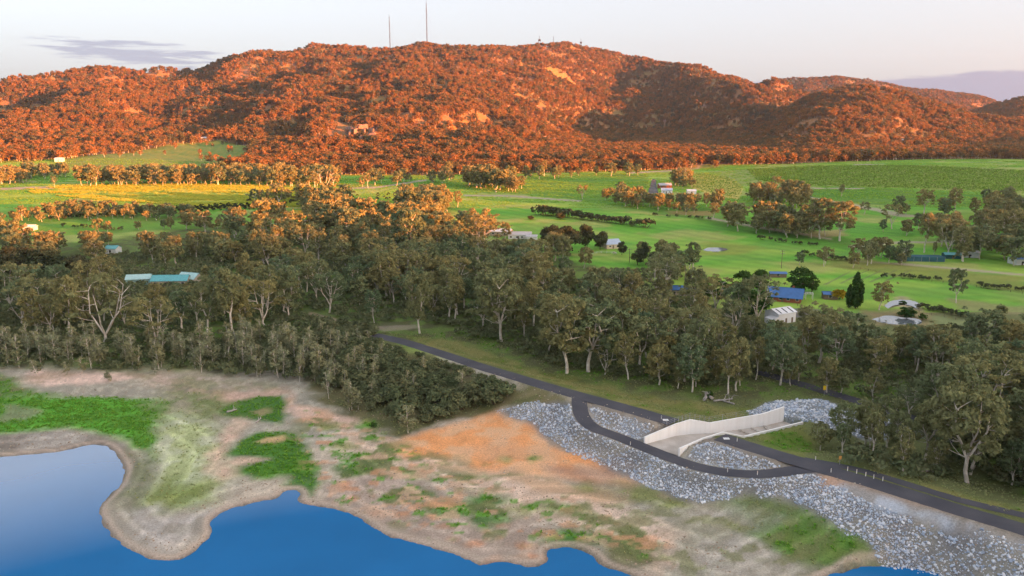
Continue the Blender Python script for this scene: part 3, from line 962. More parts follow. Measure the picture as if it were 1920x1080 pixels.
for i, (cx, cyy, rx, ry, cc) in enumerate([(775, 928, 40, 12, DGRN), (840, 950, 45, 16, (0.075, 0.20, 0.028)), (925, 975, 38, 12, DGRN), (910, 940, 30, 10, DGRN), (810, 900, 30, 7, OLV), (700, 855, 35, 12, OLV),
                                           (660, 880, 30, 14, DGRN), (770, 885, 26, 9, OLV), (620, 800, 28, 8, OLV), (640, 835, 26, 10, OLV), (1000, 955, 60, 5, OLV), (1060, 950, 40, 5, DGRN),
                                           (880, 897, 25, 4, OLV), (690, 800, 16, 7, (0.10, 0.26, 0.03)), (950, 858, 14, 3, DGRN), (1005, 858, 12, 3, DGRN), (1100, 1010, 70, 18, (0.075, 0.115, 0.035)),
                                           (1170, 1040, 60, 28, (0.115, 0.115, 0.05)), (1060, 1010, 40, 14, DGRN), (1250, 945, 40, 8, OLV), (1340, 985, 50, 6, (0.22, 0.22, 0.12)), (1310, 920, 26, 7, (0.13, 0.16, 0.05))]):
    paint([(cx + rx * math.cos(a) * (0.8 + 0.3 * random.random()), cyy + ry * math.sin(a) * (0.8 + 0.3 * random.random())) for a in np.linspace(0, 2 * math.pi, 13)[:-1]], cc, 2, 3, 0.9,
          tuple(v * 1.5 for v in cc), seed=30 + i, sc=4)
for i, (cx, cyy, rx, ry) in enumerate([(830, 943, 14, 5), (1018, 1000, 18, 8), (745, 968, 22, 6), (690, 950, 12, 5), (840, 985, 22, 5), (808, 968, 10, 7), (912, 998, 12, 6), (995, 1045, 30, 8), (985, 1025, 18, 6),
                                        (660, 935, 14, 4), (650, 905, 10, 5), (890, 1020, 18, 6), (925, 1050, 16, 7), (1108, 1012, 8, 4), (575, 940, 10, 4), (650, 800, 14, 6), (700, 930, 9, 4), (850, 1010, 12, 5), (945, 985, 10, 4)]):
    paint([(cx + rx * math.cos(a), cyy + ry * math.sin(a)) for a in np.linspace(0, 2 * math.pi, 11)[:-1]], (0.52, 0.27, 0.16), 0.8, 1.4, 0.8, (0.46, 0.33, 0.24), seed=60 + i, sc=2.5)
MIDBED = [(560, 770), (700, 800), (800, 862), (1000, 925), (1230, 985), (1250, 1065), (1120, 1010), (1000, 1010), (880, 1010), (740, 985), (600, 940), (575, 860)]
paint(MIDBED, (0.115, 0.170, 0.050), 3, 3, 0.85, (0.20, 0.21, 0.09), seed=101, spots=(7.0, 0.53, 0.60))
paint(MIDBED, (0.11, 0.29, 0.035), 3, 3, 0.8, seed=102, spots=(3.5, 0.63, 0.68))
paint(MIDBED, (0.56, 0.30, 0.17), 3, 3, 0.75, (0.58, 0.40, 0.28), seed=103, spots=(4.0, 0.60, 0.66))
paint([(640, 800), (900, 870), (1250, 960), (1400, 940), (1560, 1000), (1500, 1080), (1300, 1090), (1000, 940), (800, 900)], (0.20, 0.215, 0.095), 3, 3, 0.7, seed=104, spots=(5.0, 0.55, 0.62))
paint([(232, 850), (262, 852), (292, 862), (275, 930), (250, 965), (205, 960), (205, 945), (236, 895)], (0.17, 0.19, 0.10), 2.5, 3, 0.85, (0.24, 0.23, 0.16), seed=105)
paint([(262, 760), (330, 735), (420, 738), (440, 760), (400, 790), (330, 775), (290, 810)], (0.17, 0.23, 0.08), 3, 4, 0.7, (0.28, 0.26, 0.17), seed=106)
paint([(240, 700), (330, 700), (420, 712), (560, 722), (540, 735), (400, 728), (280, 722)], (0.22, 0.22, 0.11), 3, 4, 0.65, (0.42, 0.34, 0.27), seed=107)
# old waterlines left by the falling lake
wl_ = np.sin(sdl / 0.85 + 5.5 * fbm(X / 18, Y / 18, 3, 111)) * 0.5 + 0.5
C[:] = C * (1 + (0.30 * (wl_ ** 5 - 0.25) * kb * (1 - ss(18, 45, sdl)))[..., None])
# pebbly speckle over the bare lake bed, damp rim by the water
pale = kb * (C[..., 0] < 2.0 * C[..., 2]) * ss(0.55, 0.68, n3) * ss(1, 6, sdw) * (C.mean(-1) > 0.17)
C[:] = lerp(C, C * 1.35 + 0.03, np.clip(pale * 0.5, 0, 1))
rim = np.exp(-((sdl - 1.2) / 0.7) ** 2) * near
C[:] = lerp(C, np.array((0.52, 0.42, 0.34)), np.clip(rim * 0.8, 0, 1))
damp = np.exp(-((sdl - 0.1) / 0.6) ** 2) * near
C[:] = lerp(C, np.array((0.17, 0.14, 0.12)), np.clip(damp * 0.7, 0, 1))
C[:] = np.where((sdl < -0.3)[..., None], np.array((0.10, 0.11, 0.10)), C)
# bare gravel on the dam and its shoulders
kd = ((cdist < 6.5) & (cpar > 30)) * 1.0
C[:] = lerp(C, np.array((0.24, 0.205, 0.17)) * (0.7 + 0.6 * n3)[..., None], kd * 0.75 * (cside < 0))
UP_PX = [(930, 768, 3.5), (1000, 764, 4.5), (1075, 764, 6.5), (1088, 795, 6.0), (1115, 815, 5.2), (1200, 848, 4.3), (1300, 884, 4.3), (1380, 897, 4.6), (1480, 893, 6.0), (1535, 890, 7.0), (1550, 915, 6.0), (1620, 945, 5.5), (1720, 985, 5.2),
         (1820, 1010, 5.5), (1920, 1035, 5.8), (2200, 1120, 5.8), (2150, 1190, 2), (1900, 1108, 2), (1760, 1076, 2), (1660, 1042, 2.2), (1560, 992, 2.4), (1485, 955, 2.6), (1410, 938, 2.6), (1310, 934, 2.7), (1210, 900, 2.8), (1110, 852, 3),
         (1035, 826, 3), (1000, 800, 3)]
UP = [P(*q)[:2] for q in UP_PX]
paint(UP, (0.20, 0.20, 0.205), 1.0, 1.5, 0.9, (0.27, 0.26, 0.23), world=True, seed=90)  # ground darkened under the stones so gaps between them read as shaded
ISL1 = [P(1100, 763, 7)[:2], P(1150, 772, 8)[:2], P(1240, 800, 8)[:2], P(1212, 826, 6)[:2], P(1160, 810, 5.8)[:2], P(1112, 790, 6.5)[:2]]
ISL2 = [P(1318, 828, 7.5)[:2], P(1350, 832, 7.5)[:2], P(1490, 874, 7.8)[:2], P(1440, 880, 6.9)[:2], P(1370, 878, 6)[:2], P(1285, 856, 5.2)[:2]]
for q in (ISL1, ISL2):
    paint(q, (0.30, 0.30, 0.30), 1, 1, 0.85, (0.24, 0.22, 0.19), world=True, seed=91)
paint(HEAP, (0.27, 0.29, 0.31), 1, 1.5, 0.9, world=True, seed=92)
paint([(1560, 898), (1690, 938), (1800, 972), (1920, 1010), (2050, 1050), (2050, 1075), (1920, 1045), (1800, 1005), (1680, 965), (1600, 930), (1555, 912)], (0.46, 0.51, 0.58), 1.0, 2.0, 0.85, (0.34, 0.33, 0.32), seed=93)
paint([(1535, 890), (1580, 893), (1600, 905), (1570, 912), (1545, 925), (1530, 905)], (0.52, 0.33, 0.22), 1.0, 1.5, 0.8, seed=94)
paint([(1600, 900), (1700, 932), (1800, 962), (1800, 968), (1690, 940), (1595, 908)], (0.34, 0.26, 0.20), 0.8, 1.0, 0.8, seed=95)

verts = np.stack([X, Y, Z], -1).reshape(-1, 3)
idx = np.arange(NR * NC).reshape(NR, NC)
quads = np.stack([idx[:-1, :-1], idx[:-1, 1:], idx[1:, 1:], idx[1:, :-1]], -1).reshape(-1, 4)


def ground_mat():
    m = bpy.data.materials.new('ground')
    m.use_nodes = True
    n, l = m.node_tree.nodes, m.node_tree.links
    b = n['Principled BSDF']
    b.inputs['Roughness'].default_value = 0.95
    b.inputs['Specular IOR Level'].default_value = 0.08
    at = n.new('ShaderNodeVertexColor')
    at.layer_name = 'cover'
    tc = n.new('ShaderNodeTexCoord')
    t1 = n.new('ShaderNodeTexNoise')
    t1.inputs['Scale'].default_value = 2.6
    t1.inputs['Detail'].default_value = 5
    t1.inputs['Roughness'].default_value = 0.65
    l.new(tc.outputs['Object'], t1.inputs['Vector'])
    mr = n.new('ShaderNodeMapRange')
    mr.inputs['From Min'].default_value = 0.28
    mr.inputs['From Max'].default_value = 0.72
    mr.inputs['To Min'].default_value = 0.70
    mr.inputs['To Max'].default_value = 1.30
    l.new(t1.outputs['Fac'], mr.inputs['Value'])
    mu = n.new('ShaderNodeMixRGB')
    mu.blend_type = 'MULTIPLY'
    mu.inputs['Fac'].default_value = 1
    l.new(at.outputs['Color'], mu.inputs['Color1'])
    l.new(mr.outputs[0], mu.inputs['Color2'])
    l.new(mu.outputs[0], b.inputs['Base Color'])
    bp = n.new('ShaderNodeBump')
    bp.inputs['Strength'].default_value = 0.5
    bp.inputs['Distance'].default_value = 0.25
    l.new(t1.outputs['Fac'], bp.inputs['Height'])
    l.new(bp.outputs[0], b.inputs['Normal'])
    return m


M['ground'] = ground_mat()


def colour_attr(me, cols):
    a = me.color_attributes.new('cover', 'FLOAT_COLOR', 'POINT')
    rgba = np.ones((len(cols), 4), np.float32)
    rgba[:, :3] = cols
    a.data.foreach_set('color', rgba.ravel())


tme = np_mesh('terrain', verts, quads, M['ground'])
tme.polygons.foreach_set('use_smooth', np.ones(len(tme.polygons), bool))
colour_attr(tme, C.reshape(-1, 3))
tag(link('terrain', tme), kind='structure')

# the country beside and behind the camera: far shore and an unseen ridge, its crest shaped to shade the foreground
aa = np.linspace(math.atan(T0), 2 * math.pi - math.atan(T0), 181)
rr = np.concatenate([[60, 150, 260, 400], np.linspace(500, 4300, 80)])
RR, AA = np.meshgrid(rr, aa, indexing='ij')
BX, BY = RR * np.sin(AA), RR * np.cos(AA)
sx, sy = -SUN_DIR.x / math.cos(SUN_EL), -SUN_DIR.y / math.cos(SUN_EL)      # way the light travels
q_ = BX * sx + BY * sy
w_ = BX * -sy * -1 + BY * -sx                                              # across it, to the right
RIDGE_Q = -1200.0
q0 = np.interp(w_, [-600, 0, 186, 260, 330, 400, 580, 660, 1100, 1400, 2200, 3500], [780, 740, 700, 665, 600, 490, 310, 400, 430, 420, 450, 450])
hr = (q0 - RIDGE_Q) * math.tan(SUN_EL)
BZ = -3 + 6 * ss(420, 700, RR) + (hr - 3) * np.exp(-((q_ - RIDGE_Q) / 300.0) ** 2) * ss(420, 800, RR) + (fbm(BX / 90, BY / 90, 3, 77) - 0.5) * 6 * ss(450, 800, RR)
land = np.maximum(ss(140, 170, BY), ss(130, 190, BX) * ss(-120, 0, BY))
BZ = np.where(land > 0, np.maximum(BZ, -3 + 6.2 * land), BZ)
bv = np.stack([BX, BY, BZ], -1).reshape(-1, 3)
bi = np.arange(BX.size).reshape(BX.shape)
bq = np.stack([bi[:-1, :-1], bi[1:, :-1], bi[1:, 1:], bi[:-1, 1:]], -1).reshape(-1, 4)
bme = np_mesh('hills', bv, bq, M['ground'])
colour_attr(bme, np.tile(np.array((0.10, 0.10, 0.05)), (len(bv), 1)))
tag(link('hills', bme), kind='structure')

# lake
me = bpy.data.meshes.new('lake_water')
me.from_pydata([(-700, -700, 0), (700, -700, 0), (700, 120, 0), (330, 300, 0), (-500, 300, 0), (-700, 120, 0)], [], [(0, 1, 2, 3, 4, 5)])
tag(link('lake_water', me, M['lake']), kind='structure')
for nm, w_p, zp, lab in POND_DATA:
    c_ = np.mean(np.array(w_p), 0)
    pts = [tuple(np.array(q) + (np.array(q) - c_) * 0.12) for q in w_p]
    mp = MB()
    mp.add([(q[0], q[1], zp) for q in pts], [tuple(range(len(pts)))])
    o = mp.build('farm_pond', M['pond'])
    bm = bmesh.new()
    bm.from_mesh(o.data)
    bmesh.ops.recalc_face_normals(bm, faces=bm.faces)
    for f in bm.faces:
        if f.normal.z < 0:
            f.normal_flip()
    bmesh.ops.triangulate(bm, faces=bm.faces)
    bm.to_mesh(o.data)
    bm.free()
    tag(o, lab, 'pond', kind='structure')


# ------------------------------------------------------------------ roads
def ribbon(name, line, half, m, lift=0.06, widths=None, flat=True, ncross=5):
    line = [np.array(q, float) for q in line]
    mb = MB()
    vs_, fs_ = [], []
    for i, p in enumerate(line):
        d = line[min(i + 1, len(line) - 1)] - line[max(i - 1, 0)]
        d = d[:2] / (np.linalg.norm(d[:2]) + 1e-9)
        nrm = np.array((-d[1], d[0]))
        h = widths[i] if widths is not None else half
        for k in range(ncross):
            u = -1 + 2 * k / (ncross - 1)
            wob = 0.22 * (vnoise(i * 0.7, k * 5.0, 3) - 0.5) if abs(u) == 1 else 0
            q = p[:2] + nrm * (u * (h + wob))
            z = p[2] if flat else max(float(zat(q[0], q[1])), p[2] - 0.5)
            vs_.append((q[0], q[1], z + lift - 0.04 * u * u))
    for i in range(len(line) - 1):
        for k in range(ncross - 1):
            a = i * ncross + k
            fs_.append((a, a + ncross, a + ncross + 1, a + 1))
    mb.add(vs_, fs_)
    o = mb.build(name, m)
    me_ = o.data
    bm = bmesh.new()
    bm.from_mesh(me_)
    for f in bm.faces:
        if f.normal.z < 0:
            f.normal_flip()
    bm.to_mesh(me_)
    bm.free()
    return o


cr = smooth_line([tuple(P(a, b, c)) for a, b, c in CREST_PX], 14)
cr = [np.array((q[0], q[1], max(q[2], float(zat(q[0], q[1]))))) for q in cr]
lefts = [i for i, q in enumerate(cr) if q[0] < P(1268, 794, 8)[0]]
rights = [i for i, q in enumerate(cr) if q[0] > P(1345, 815, 8)[0]]
tag(ribbon('dam_road', [cr[i] for i in lefts], 2.7, M['asphalt']), 'dark sealed dam road running from the spillway back into the woods', kind='structure')
tag(ribbon('dam_road', [cr[i] for i in rights], 2.7, M['asphalt']), 'dark sealed dam road leaving the spillway towards the lower right corner', kind='structure')
lp = smooth_line([tuple(P(a, b, c)) for a, b, c in LOOP_PX], 14)
lp = [np.array((q[0], q[1], max(q[2], float(zat(q[0], q[1]))))) for q in lp]
tag(ribbon('access_road', lp, 2.1, M['asphalt'], lift=0.10), 'dark access loop curving below the spillway mouth', kind='structure')
UPPER = smooth_line([tuple(P(a, b, 8)) for a, b in ((1508, 862), (1560, 871), (1620, 884), (1700, 908), (1800, 938), (1920, 967), (2080, 1008))], 10)
tag(ribbon('upper_track', [np.array((q[0], q[1], float(zat(q[0], q[1])) + 0.05)) for q in UPPER], 1.35, M['asphalt'], lift=0.10, flat=False), 'narrow sealed lane above the grassy strip beside the woods', kind='structure')
BACK = smooth_line([tuple(G(a, b)) for a, b in ((1300, 664), (1380, 687), (1440, 703), (1485, 716), (1560, 738), (1665, 770), (1745, 800), (1800, 830))], 10)
tag(ribbon('country_road', [np.array((q[0], q[1], float(zat(q[0], q[1])))) for q in BACK], 2.4, M['asphalt'], lift=0.15, flat=False), 'bluish sealed road glimpsed through the gum trees', kind='structure')

# ------------------------------------------------------------------ trees
def leaf_cards(r, centers, radii, per, size, up=0.25, fill=0.55, droop=0.0):
    """many small leaf sprays spread through clumps; returns vertices and quads"""
    cs, n_ = [], []
    vs_ = []
    for (c, rad) in zip(centers, radii):
        k = max(6, int(per * (rad[0] * rad[1] * rad[2]) ** (2 / 3.0)))
        d = r.normal(size=(k, 3))
        d /= np.linalg.norm(d, axis=1)[:, None]
        d[:, 2] = np.where(d[:, 2] < -0.35, -d[:, 2] * 0.6, d[:, 2])
        rr_ = fill + (1.08 - fill) * r.random(k) ** 0.7
        p = np.array(c)[None] + d * rr_[:, None] * np.array(rad)[None]
        p[:, 2] -= droop * r.random(k) * rad[2]
        nrm = d + r.normal(size=(k, 3)) * 0.55 + np.array((0, 0, up))
        nrm /= np.linalg.norm(nrm, axis=1)[:, None]
        a = np.cross(nrm, r.normal(size=(k, 3)))
        a /= np.linalg.norm(a, axis=1)[:, None] + 1e-9
        b = np.cross(nrm, a)
        s = size * (0.55 + 0.9 * r.random(k))[:, None]
        asp = (0.45 + 0.4 * r.random(k))[:, None]
        vs_.append(np.stack([p - a * s, p + b * s * asp, p + a * s * 1.1, p - b * s * asp * 0.9], 1).reshape(-1, 3))
    v = np.concatenate(vs_)
    f = np.arange(len(v)).reshape(-1, 4)
    return v, f


def limb(mb, r, p0, p1, r0, r1, n=5, bend=0.06, seg=3, mi=0):
    p0, p1 = np.array(p0, float), np.array(p1, float)
    L = np.linalg.norm(p1 - p0)
    pts, rad = [], []
    o1 = r.normal(size=3) * bend * L
    for k in range(seg + 1):
        t = k / seg
        pts.append(p0 + (p1 - p0) * t + o1 * math.sin(math.pi * t))
        rad.append(r0 + (r1 - r0) * t)
    mb.tube(pts, rad, n, mi, cap=False)
    return pts[-1]


def gum(seed, h=20.0, fork=0.28, spread=0.30, leaders=3, clumps=24, clump=0.115, per=30, leaf=0.52, lean=0.03, lo=0.34, flat=0.8, sides=6, bare=0.0, fill=0.55, maxr=0.58, open_=0.0):
    """a gum: trunk that forks into a few leaders, side limbs, leaf clumps through an egg-shaped crown"""
    r = np.random.default_rng(seed)
    mb = MB()
    br = h * 0.020
    ft = np.array((r.normal() * lean * h, r.normal() * lean * h, fork * h))
    mb.tube([(0, 0, -0.8), (0, 0, 0.0), ft * 0.5 + np.array((r.normal() * .015 * h, r.normal() * .015 * h, 0)), ft], [br * 1.5, br * 1.2, br, br * 0.9], sides, cap=False)
    lines = []
    a0 = r.random() * 6.28
    for i in range(leaders):
        az_ = a0 + i * 2 * math.pi / leaders + r.normal() * 0.35
        o = spread * h * (0.30 + 0.35 * r.random())
        e = np.array((ft[0] + math.cos(az_) * o, ft[1] + math.sin(az_) * o, h * (0.74 + 0.14 * r.random())))
        mid = ft + (e - ft) * 0.5 + np.array((math.cos(az_), math.sin(az_), 0)) * 0.05 * h + r.normal(size=3) * 0.025 * h
        mb.tube([ft - np.array((0, 0, br)), ft + (mid - ft) * 0.55 + r.normal(size=3) * 0.012 * h, mid, e], [br * 0.72, br * 0.56, br * 0.42, br * 0.16], sides - 1, cap=False)
        lines.append((ft, mid, e))
    cs, rs = [], []
    for i in range(clumps):
        t = lo + (0.955 - lo) * ((i + 0.5) / clumps) ** 0.85
        u = (t - lo) / (1 - lo)
        prof = (math.sin(math.pi * min(1.0, 0.16 + 0.84 * u ** 0.9)) ** 0.6) if u < maxr else math.cos((u - maxr) / (1.02 - maxr) * math.pi / 2) ** 0.55
        az_ = i * 2.399 + a0 + r.normal() * 0.5
        rad_ = spread * h * prof * (0.45 + 0.6 * r.random() ** 0.6)
        c = np.array((ft[0] + math.cos(az_) * rad_, ft[1] + math.sin(az_) * rad_, t * h))
        k = clump * h * (0.62 + 0.65 * r.random())
        best, bd = None, 1e9
        for (p0, p1, p2) in lines:
            for q in (0.3, 0.55, 0.8, 1.0):
                pt = p0 + (p1 - p0) * q * 2 if q < 0.5 else p1 + (p2 - p1) * (q - 0.5) * 2
                if pt[2] < c[2] - 0.02 * h:
                    dd_ = np.linalg.norm(pt - c)
                    if dd_ < bd:
                        best, bd = pt, dd_
        if best is None:
            best = ft
        limb(mb, r, best, c, br * 0.30, br * 0.08, 4, 0.07, 3)
        if r.random() < bare:
            continue
        if open_ and u < 0.4 and r.random() < open_:
            continue
        cs.append(c)
        rs.append((k, k * (0.8 + 0.4 * r.random()), k * flat))
        for _ in range(2):
            q = c + r.normal(size=3) * k * np.array((0.75, 0.75, 0.45))
            k2 = k * (0.35 + 0.3 * r.random())
            cs.append(q)
            rs.append((k2, k2, k2 * flat))
    v, f = leaf_cards(r, cs, rs, per, leaf, fill=fill)
    return mb, v, f


def round_tree(seed, h=14.0, w=0.42, lo=0.12, n=26, per=30, leaf=0.5, clump=0.16, top=1.0):
    r = np.random.default_rng(seed)
    mb = MB()
    mb.tube([(0, 0, -0.5), (0, 0, 0), (0, 0, h * 0.55)], [h * 0.03, h * 0.024, h * 0.012], 6, cap=False)
    cs, rs = [], []
    for i in range(n):
        d = r.normal(size=3)
        d /= np.linalg.norm(d)
        zc_ = lo * h + (h * top - lo * h) * 0.5
        p = np.array((d[0] * w * h * 0.72, d[1] * w * h * 0.72, zc_ + d[2] * (h - lo * h) * 0.40))
        k = clump * h * (0.7 + 0.6 * r.random())
        cs.append(p)
        rs.append((k, k, k * 0.85))
        limb(mb, r, (0, 0, h * 0.25), p, h * 0.010, h * 0.003, 4, 0.05, 2)
    v, f = leaf_cards(r, cs, rs, per, leaf)
    return mb, v, f


def poplar(seed, h=15.0, w=0.15, n=34, per=34, leaf=0.42):
    r = np.random.default_rng(seed)
    mb = MB()
    mb.tube([(0, 0, -0.5), (0, 0, 0), (0, 0, h * 0.92)], [h * 0.022, h * 0.018, h * 0.003], 6, cap=False)
    cs, rs = [], []
    for i in range(n):
        t = (i + r.random()) / n
        prof = math.sin(math.pi * min(1, (0.13 + 0.87 * t) ** 0.75)) ** 0.7
        a = r.random() * 6.28
        k = w * h * (0.25 + 0.45 * prof)
        p = np.array((math.cos(a) * w * h * 0.6 * prof, math.sin(a) * w * h * 0.6 * prof, h * (0.07 + 0.88 * t)))
        cs.append(p)
        rs.append((k, k, k * 1.9))
        limb(mb, r, (0, 0, max(0.2, p[2] - h * 0.1)), p, h * 0.006, h * 0.002, 4, 0.03, 2)
    v, f = leaf_cards(r, cs, rs, per, leaf)
    return mb, v, f


def young(seed, h=9.0, per=46, leaf=0.28, w=0.17, lo=0.16, n=18):
    r = np.random.default_rng(seed)
    mb = MB()
    lx, ly = r.normal() * 0.04 * h, r.normal() * 0.04 * h
    mb.tube([(0, 0, -0.4), (0, 0, 0), (lx * 0.5, ly * 0.5, h * 0.45), (lx, ly, h * 0.92)], [h * 0.009, h * 0.0075, h * 0.006, h * 0.003], 5, cap=False)
    cs, rs = [], []
    for i in range(n):
        t = (i + 0.5) / n
        zc_ = h * (lo + (0.97 - lo) * t)
        a = r.random() * 6.28
        prof = 0.55 + 0.6 * math.sin(math.pi * t ** 0.8)
        o = w * h * prof * (0.3 + 0.6 * r.random())
        p = np.array((lx * zc_ / h + math.cos(a) * o, ly * zc_ / h + math.sin(a) * o, zc_))
        k = w * h * (0.30 + 0.24 * r.random()) * prof
        cs.append(p)
        rs.append((k, k, k * 1.25))
        limb(mb, r, (lx * zc_ / h * 0.8, ly * zc_ / h * 0.8, zc_ - 0.12 * h), p, h * 0.004, h * 0.002, 4, 0.04, 2)
    v, f = leaf_cards(r, cs, rs, per, leaf, droop=0.7)
    return mb, v, f


def shrub(seed, h=3.0, w=0.6, n=9, per=46, leaf=0.30):
    r = np.random.default_rng(seed)
    mb = MB()
    cs, rs = [], []
    for i in range(n):
        a = r.random() * 6.28
        o = w * h * r.random() ** 0.5 * 0.75
        zc_ = h * (0.28 + 0.5 * r.random() * (1 - 0.4 * o / (w * h)))
        k = h * (0.20 + 0.14 * r.random())
        p = np.array((math.cos(a) * o, math.sin(a) * o, zc_))
        cs.append(p)
        rs.append((k, k, k))
        limb(mb, r, (p[0] * 0.15, p[1] * 0.15, -0.2), p, h * 0.015, h * 0.006, 4, 0.05, 2)
    v, f = leaf_cards(r, cs, rs, per, leaf)
    return mb, v, f


PROTO = {}


def proto(kind, builder, leafm, barkm):
    """two meshes (crown, trunk) of one kind of tree; height is taken from the crown"""
    mb, v, f = builder
    hh = float(v[:, 2].max())
    cm = np_mesh(kind + '_crown', v, f, M[leafm])
    tm = mb.mesh(kind + '_trunk', [M[barkm]], True)
    PROTO.setdefault(kind, []).append((cm, tm, hh))


for s in range(4):
    proto('gum', gum(100 + s, 20, 0.24 + 0.03 * s, 0.25 + 0.02 * s, 3, 26, 0.095, 30, 0.42, lo=0.32, fill=0.45), 'gum_leaf', 'bark')
for s in range(3):
    proto('gum', gum(130 + s, 20, 0.22, 0.23, 2, 24, 0.100, 32, 0.42, lo=0.24, flat=0.9, fill=0.45), 'gum_leaf', 'bark')      # fuller, leafy low down
for s in range(3):
    proto('gum', gum(150 + s, 20, 0.36, 0.18, 2, 20, 0.085, 34, 0.40, lo=0.40, flat=0.95, fill=0.45), 'gum_leaf', 'bark')      # tall and narrow
for s in range(3):
    proto('wide_gum', gum(170 + s, 20, 0.16 + 0.04 * s, 0.40, 4, 28, 0.092, 28, 0.42, lo=0.42, flat=0.7, open_=0.4, fill=0.45), 'gum_leaf', 'bark')
for s in range(2):
    proto('big_gum', gum(190 + s, 24, 0.26, 0.33, 4, 40, 0.085, 30, 0.48, lo=0.34, fill=0.45), 'gum_leaf', 'bark')
for s in range(3):
    proto('snag', gum(210 + s, 14, 0.12, 0.48, 4, 18, 0.085, 34, 0.4, bare=0.5, lo=0.45), 'gum_leaf', 'bark')
for s in range(5):
    proto('young', young(230 + s, 9, w=0.13 + 0.02 * s), 'young_leaf', 'bark')
for s in range(8):
    proto('wattle', shrub(250 + s, 4.0, 0.34 + 0.08 * s, 8 + s, 58, 0.26), 'wattle_leaf', 'bark_dark')
for s in range(4):
    proto('round', round_tree(270 + s, 14, 0.36 + 0.04 * s), 'dark_leaf', 'bark_dark')
for s in range(3):
    proto('willow', round_tree(290 + s, 12, 0.34 + 0.04 * s, 0.04, 28, 32, 0.45), 'willow_leaf', 'bark_dark')
for s in range(2):
    proto('poplar', poplar(310 + s), 'poplar_leaf', 'bark_dark')
for s in range(3):
    proto('bush', shrub(330 + s, 2.2, 0.7, 8, 40, 0.28), 'dark_leaf', 'bark_dark')
proto('yellow', shrub(341, 4.0, 0.6, 11, 40, 0.34), 'yellow_leaf', 'bark_dark')
proto('willow_bush', shrub(351, 3.0, 0.7, 10, 40, 0.32), 'willow_leaf', 'bark_dark')
for s in range(2):
    proto('orchard', round_tree(360 + s, 4.0, 0.38, 0.12, 10, 46, 0.34, 0.2), 'orchard_leaf', 'bark_dark')


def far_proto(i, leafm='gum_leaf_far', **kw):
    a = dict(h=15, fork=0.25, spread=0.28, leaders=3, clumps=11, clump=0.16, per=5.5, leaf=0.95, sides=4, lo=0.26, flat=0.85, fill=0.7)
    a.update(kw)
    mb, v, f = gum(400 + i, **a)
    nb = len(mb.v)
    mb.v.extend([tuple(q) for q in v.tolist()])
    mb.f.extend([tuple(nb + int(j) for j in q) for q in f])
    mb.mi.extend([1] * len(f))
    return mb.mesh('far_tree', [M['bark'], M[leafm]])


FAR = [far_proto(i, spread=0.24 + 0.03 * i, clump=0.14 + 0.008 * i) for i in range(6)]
MID = [far_proto(20 + i, 'gum_leaf', h=20, per=12, leaf=0.8, clump=0.115, clumps=20, spread=0.24 + 0.03 * i, fill=0.6) for i in range(5)]
UND = []
for i in range(4):
    mb_, v_, f_ = shrub(500 + i, 2.6, 0.75, 8, 16, 0.40)
    UND.append(np_mesh('undergrowth', v_, f_, M['wattle_leaf']))

TREE_NAME = {'gum': 'gum_tree', 'wide_gum': 'gum_tree', 'big_gum': 'gum_tree', 'snag': 'gum_tree', 'young': 'young_gum_tree', 'wattle': 'wattle_shrub', 'round': 'dense_tree', 'willow': 'willow_tree',
             'poplar': 'poplar_tree', 'bush': 'shrub', 'yellow': 'yellow_shrub', 'willow_bush': 'shrub', 'orchard': 'orchard_tree'}
TREE_CAT = {'young': 'tree', 'wattle': 'shrub', 'bush': 'shrub', 'yellow': 'shrub', 'willow_bush': 'shrub'}
ntree = 0


def plant(kind, loc, height, label, group=None, width=1.0, pick=None, rz=None):
    """one tree: an empty at its foot, trunk and crown under it"""
    global ntree
    ntree += 1
    ks = PROTO[kind]
    cm, tm, hh = ks[(random.randrange(len(ks)) if pick is None else pick) % len(ks)]
    s = height / hh
    o = empty(TREE_NAME[kind], (loc[0], loc[1], loc[2] - 0.05), random.random() * 6.28 if rz is None else rz)
    o.scale = (s * width, s * width, s)
    link('trunk', tm, None, o)
    link('crown', cm, None, o)
    tag(o, label, TREE_CAT.get(kind, 'tree'), group)
    PLACED.append((loc[0], loc[1], height * 0.28 * width))
    return o


PLACED = []


def proj(x, y, z):
    dep_ = y * CP - (z - CAMZ) * SP
    return 960 + FPX * x / dep_, 540 - FPX * ((z - CAMZ) * CP + y * SP) / dep_, dep_


# places one can look onto from the dam: trees in front of them stay low
OPEN = [(236, 384, 534), (1430, 1490, 604), (1442, 1530, 566), (1628, 1735, 610), (925, 1006, 452), (1130, 1160, 466), (203, 221, 477), (580, 790, 648), (1405, 1560, 792), (1560, 1640, 590), (1540, 1600, 566), (1440, 1475, 520),
        (1030, 1200, 505), (60, 420, 438), (1225, 1300, 366)]


def open_limit(px, py, dep_):
    lim = 99.0
    for x0, x1, yb in OPEN:
        if x0 - 9 < px < x1 + 9 and py > yb:
            lim = min(lim, (py - yb + 3) * dep_ / FPX)
    return lim


def plant_px(kind, px, py, hpx, label, group=None, width=1.0, pick=None, rz=None):
    g_ = G(px, py)
    depth = g_[1] * CP - (g_[2] - CAMZ) * SP
    return plant(kind, g_, hpx * depth / FPX, label, group, width, pick, rz)


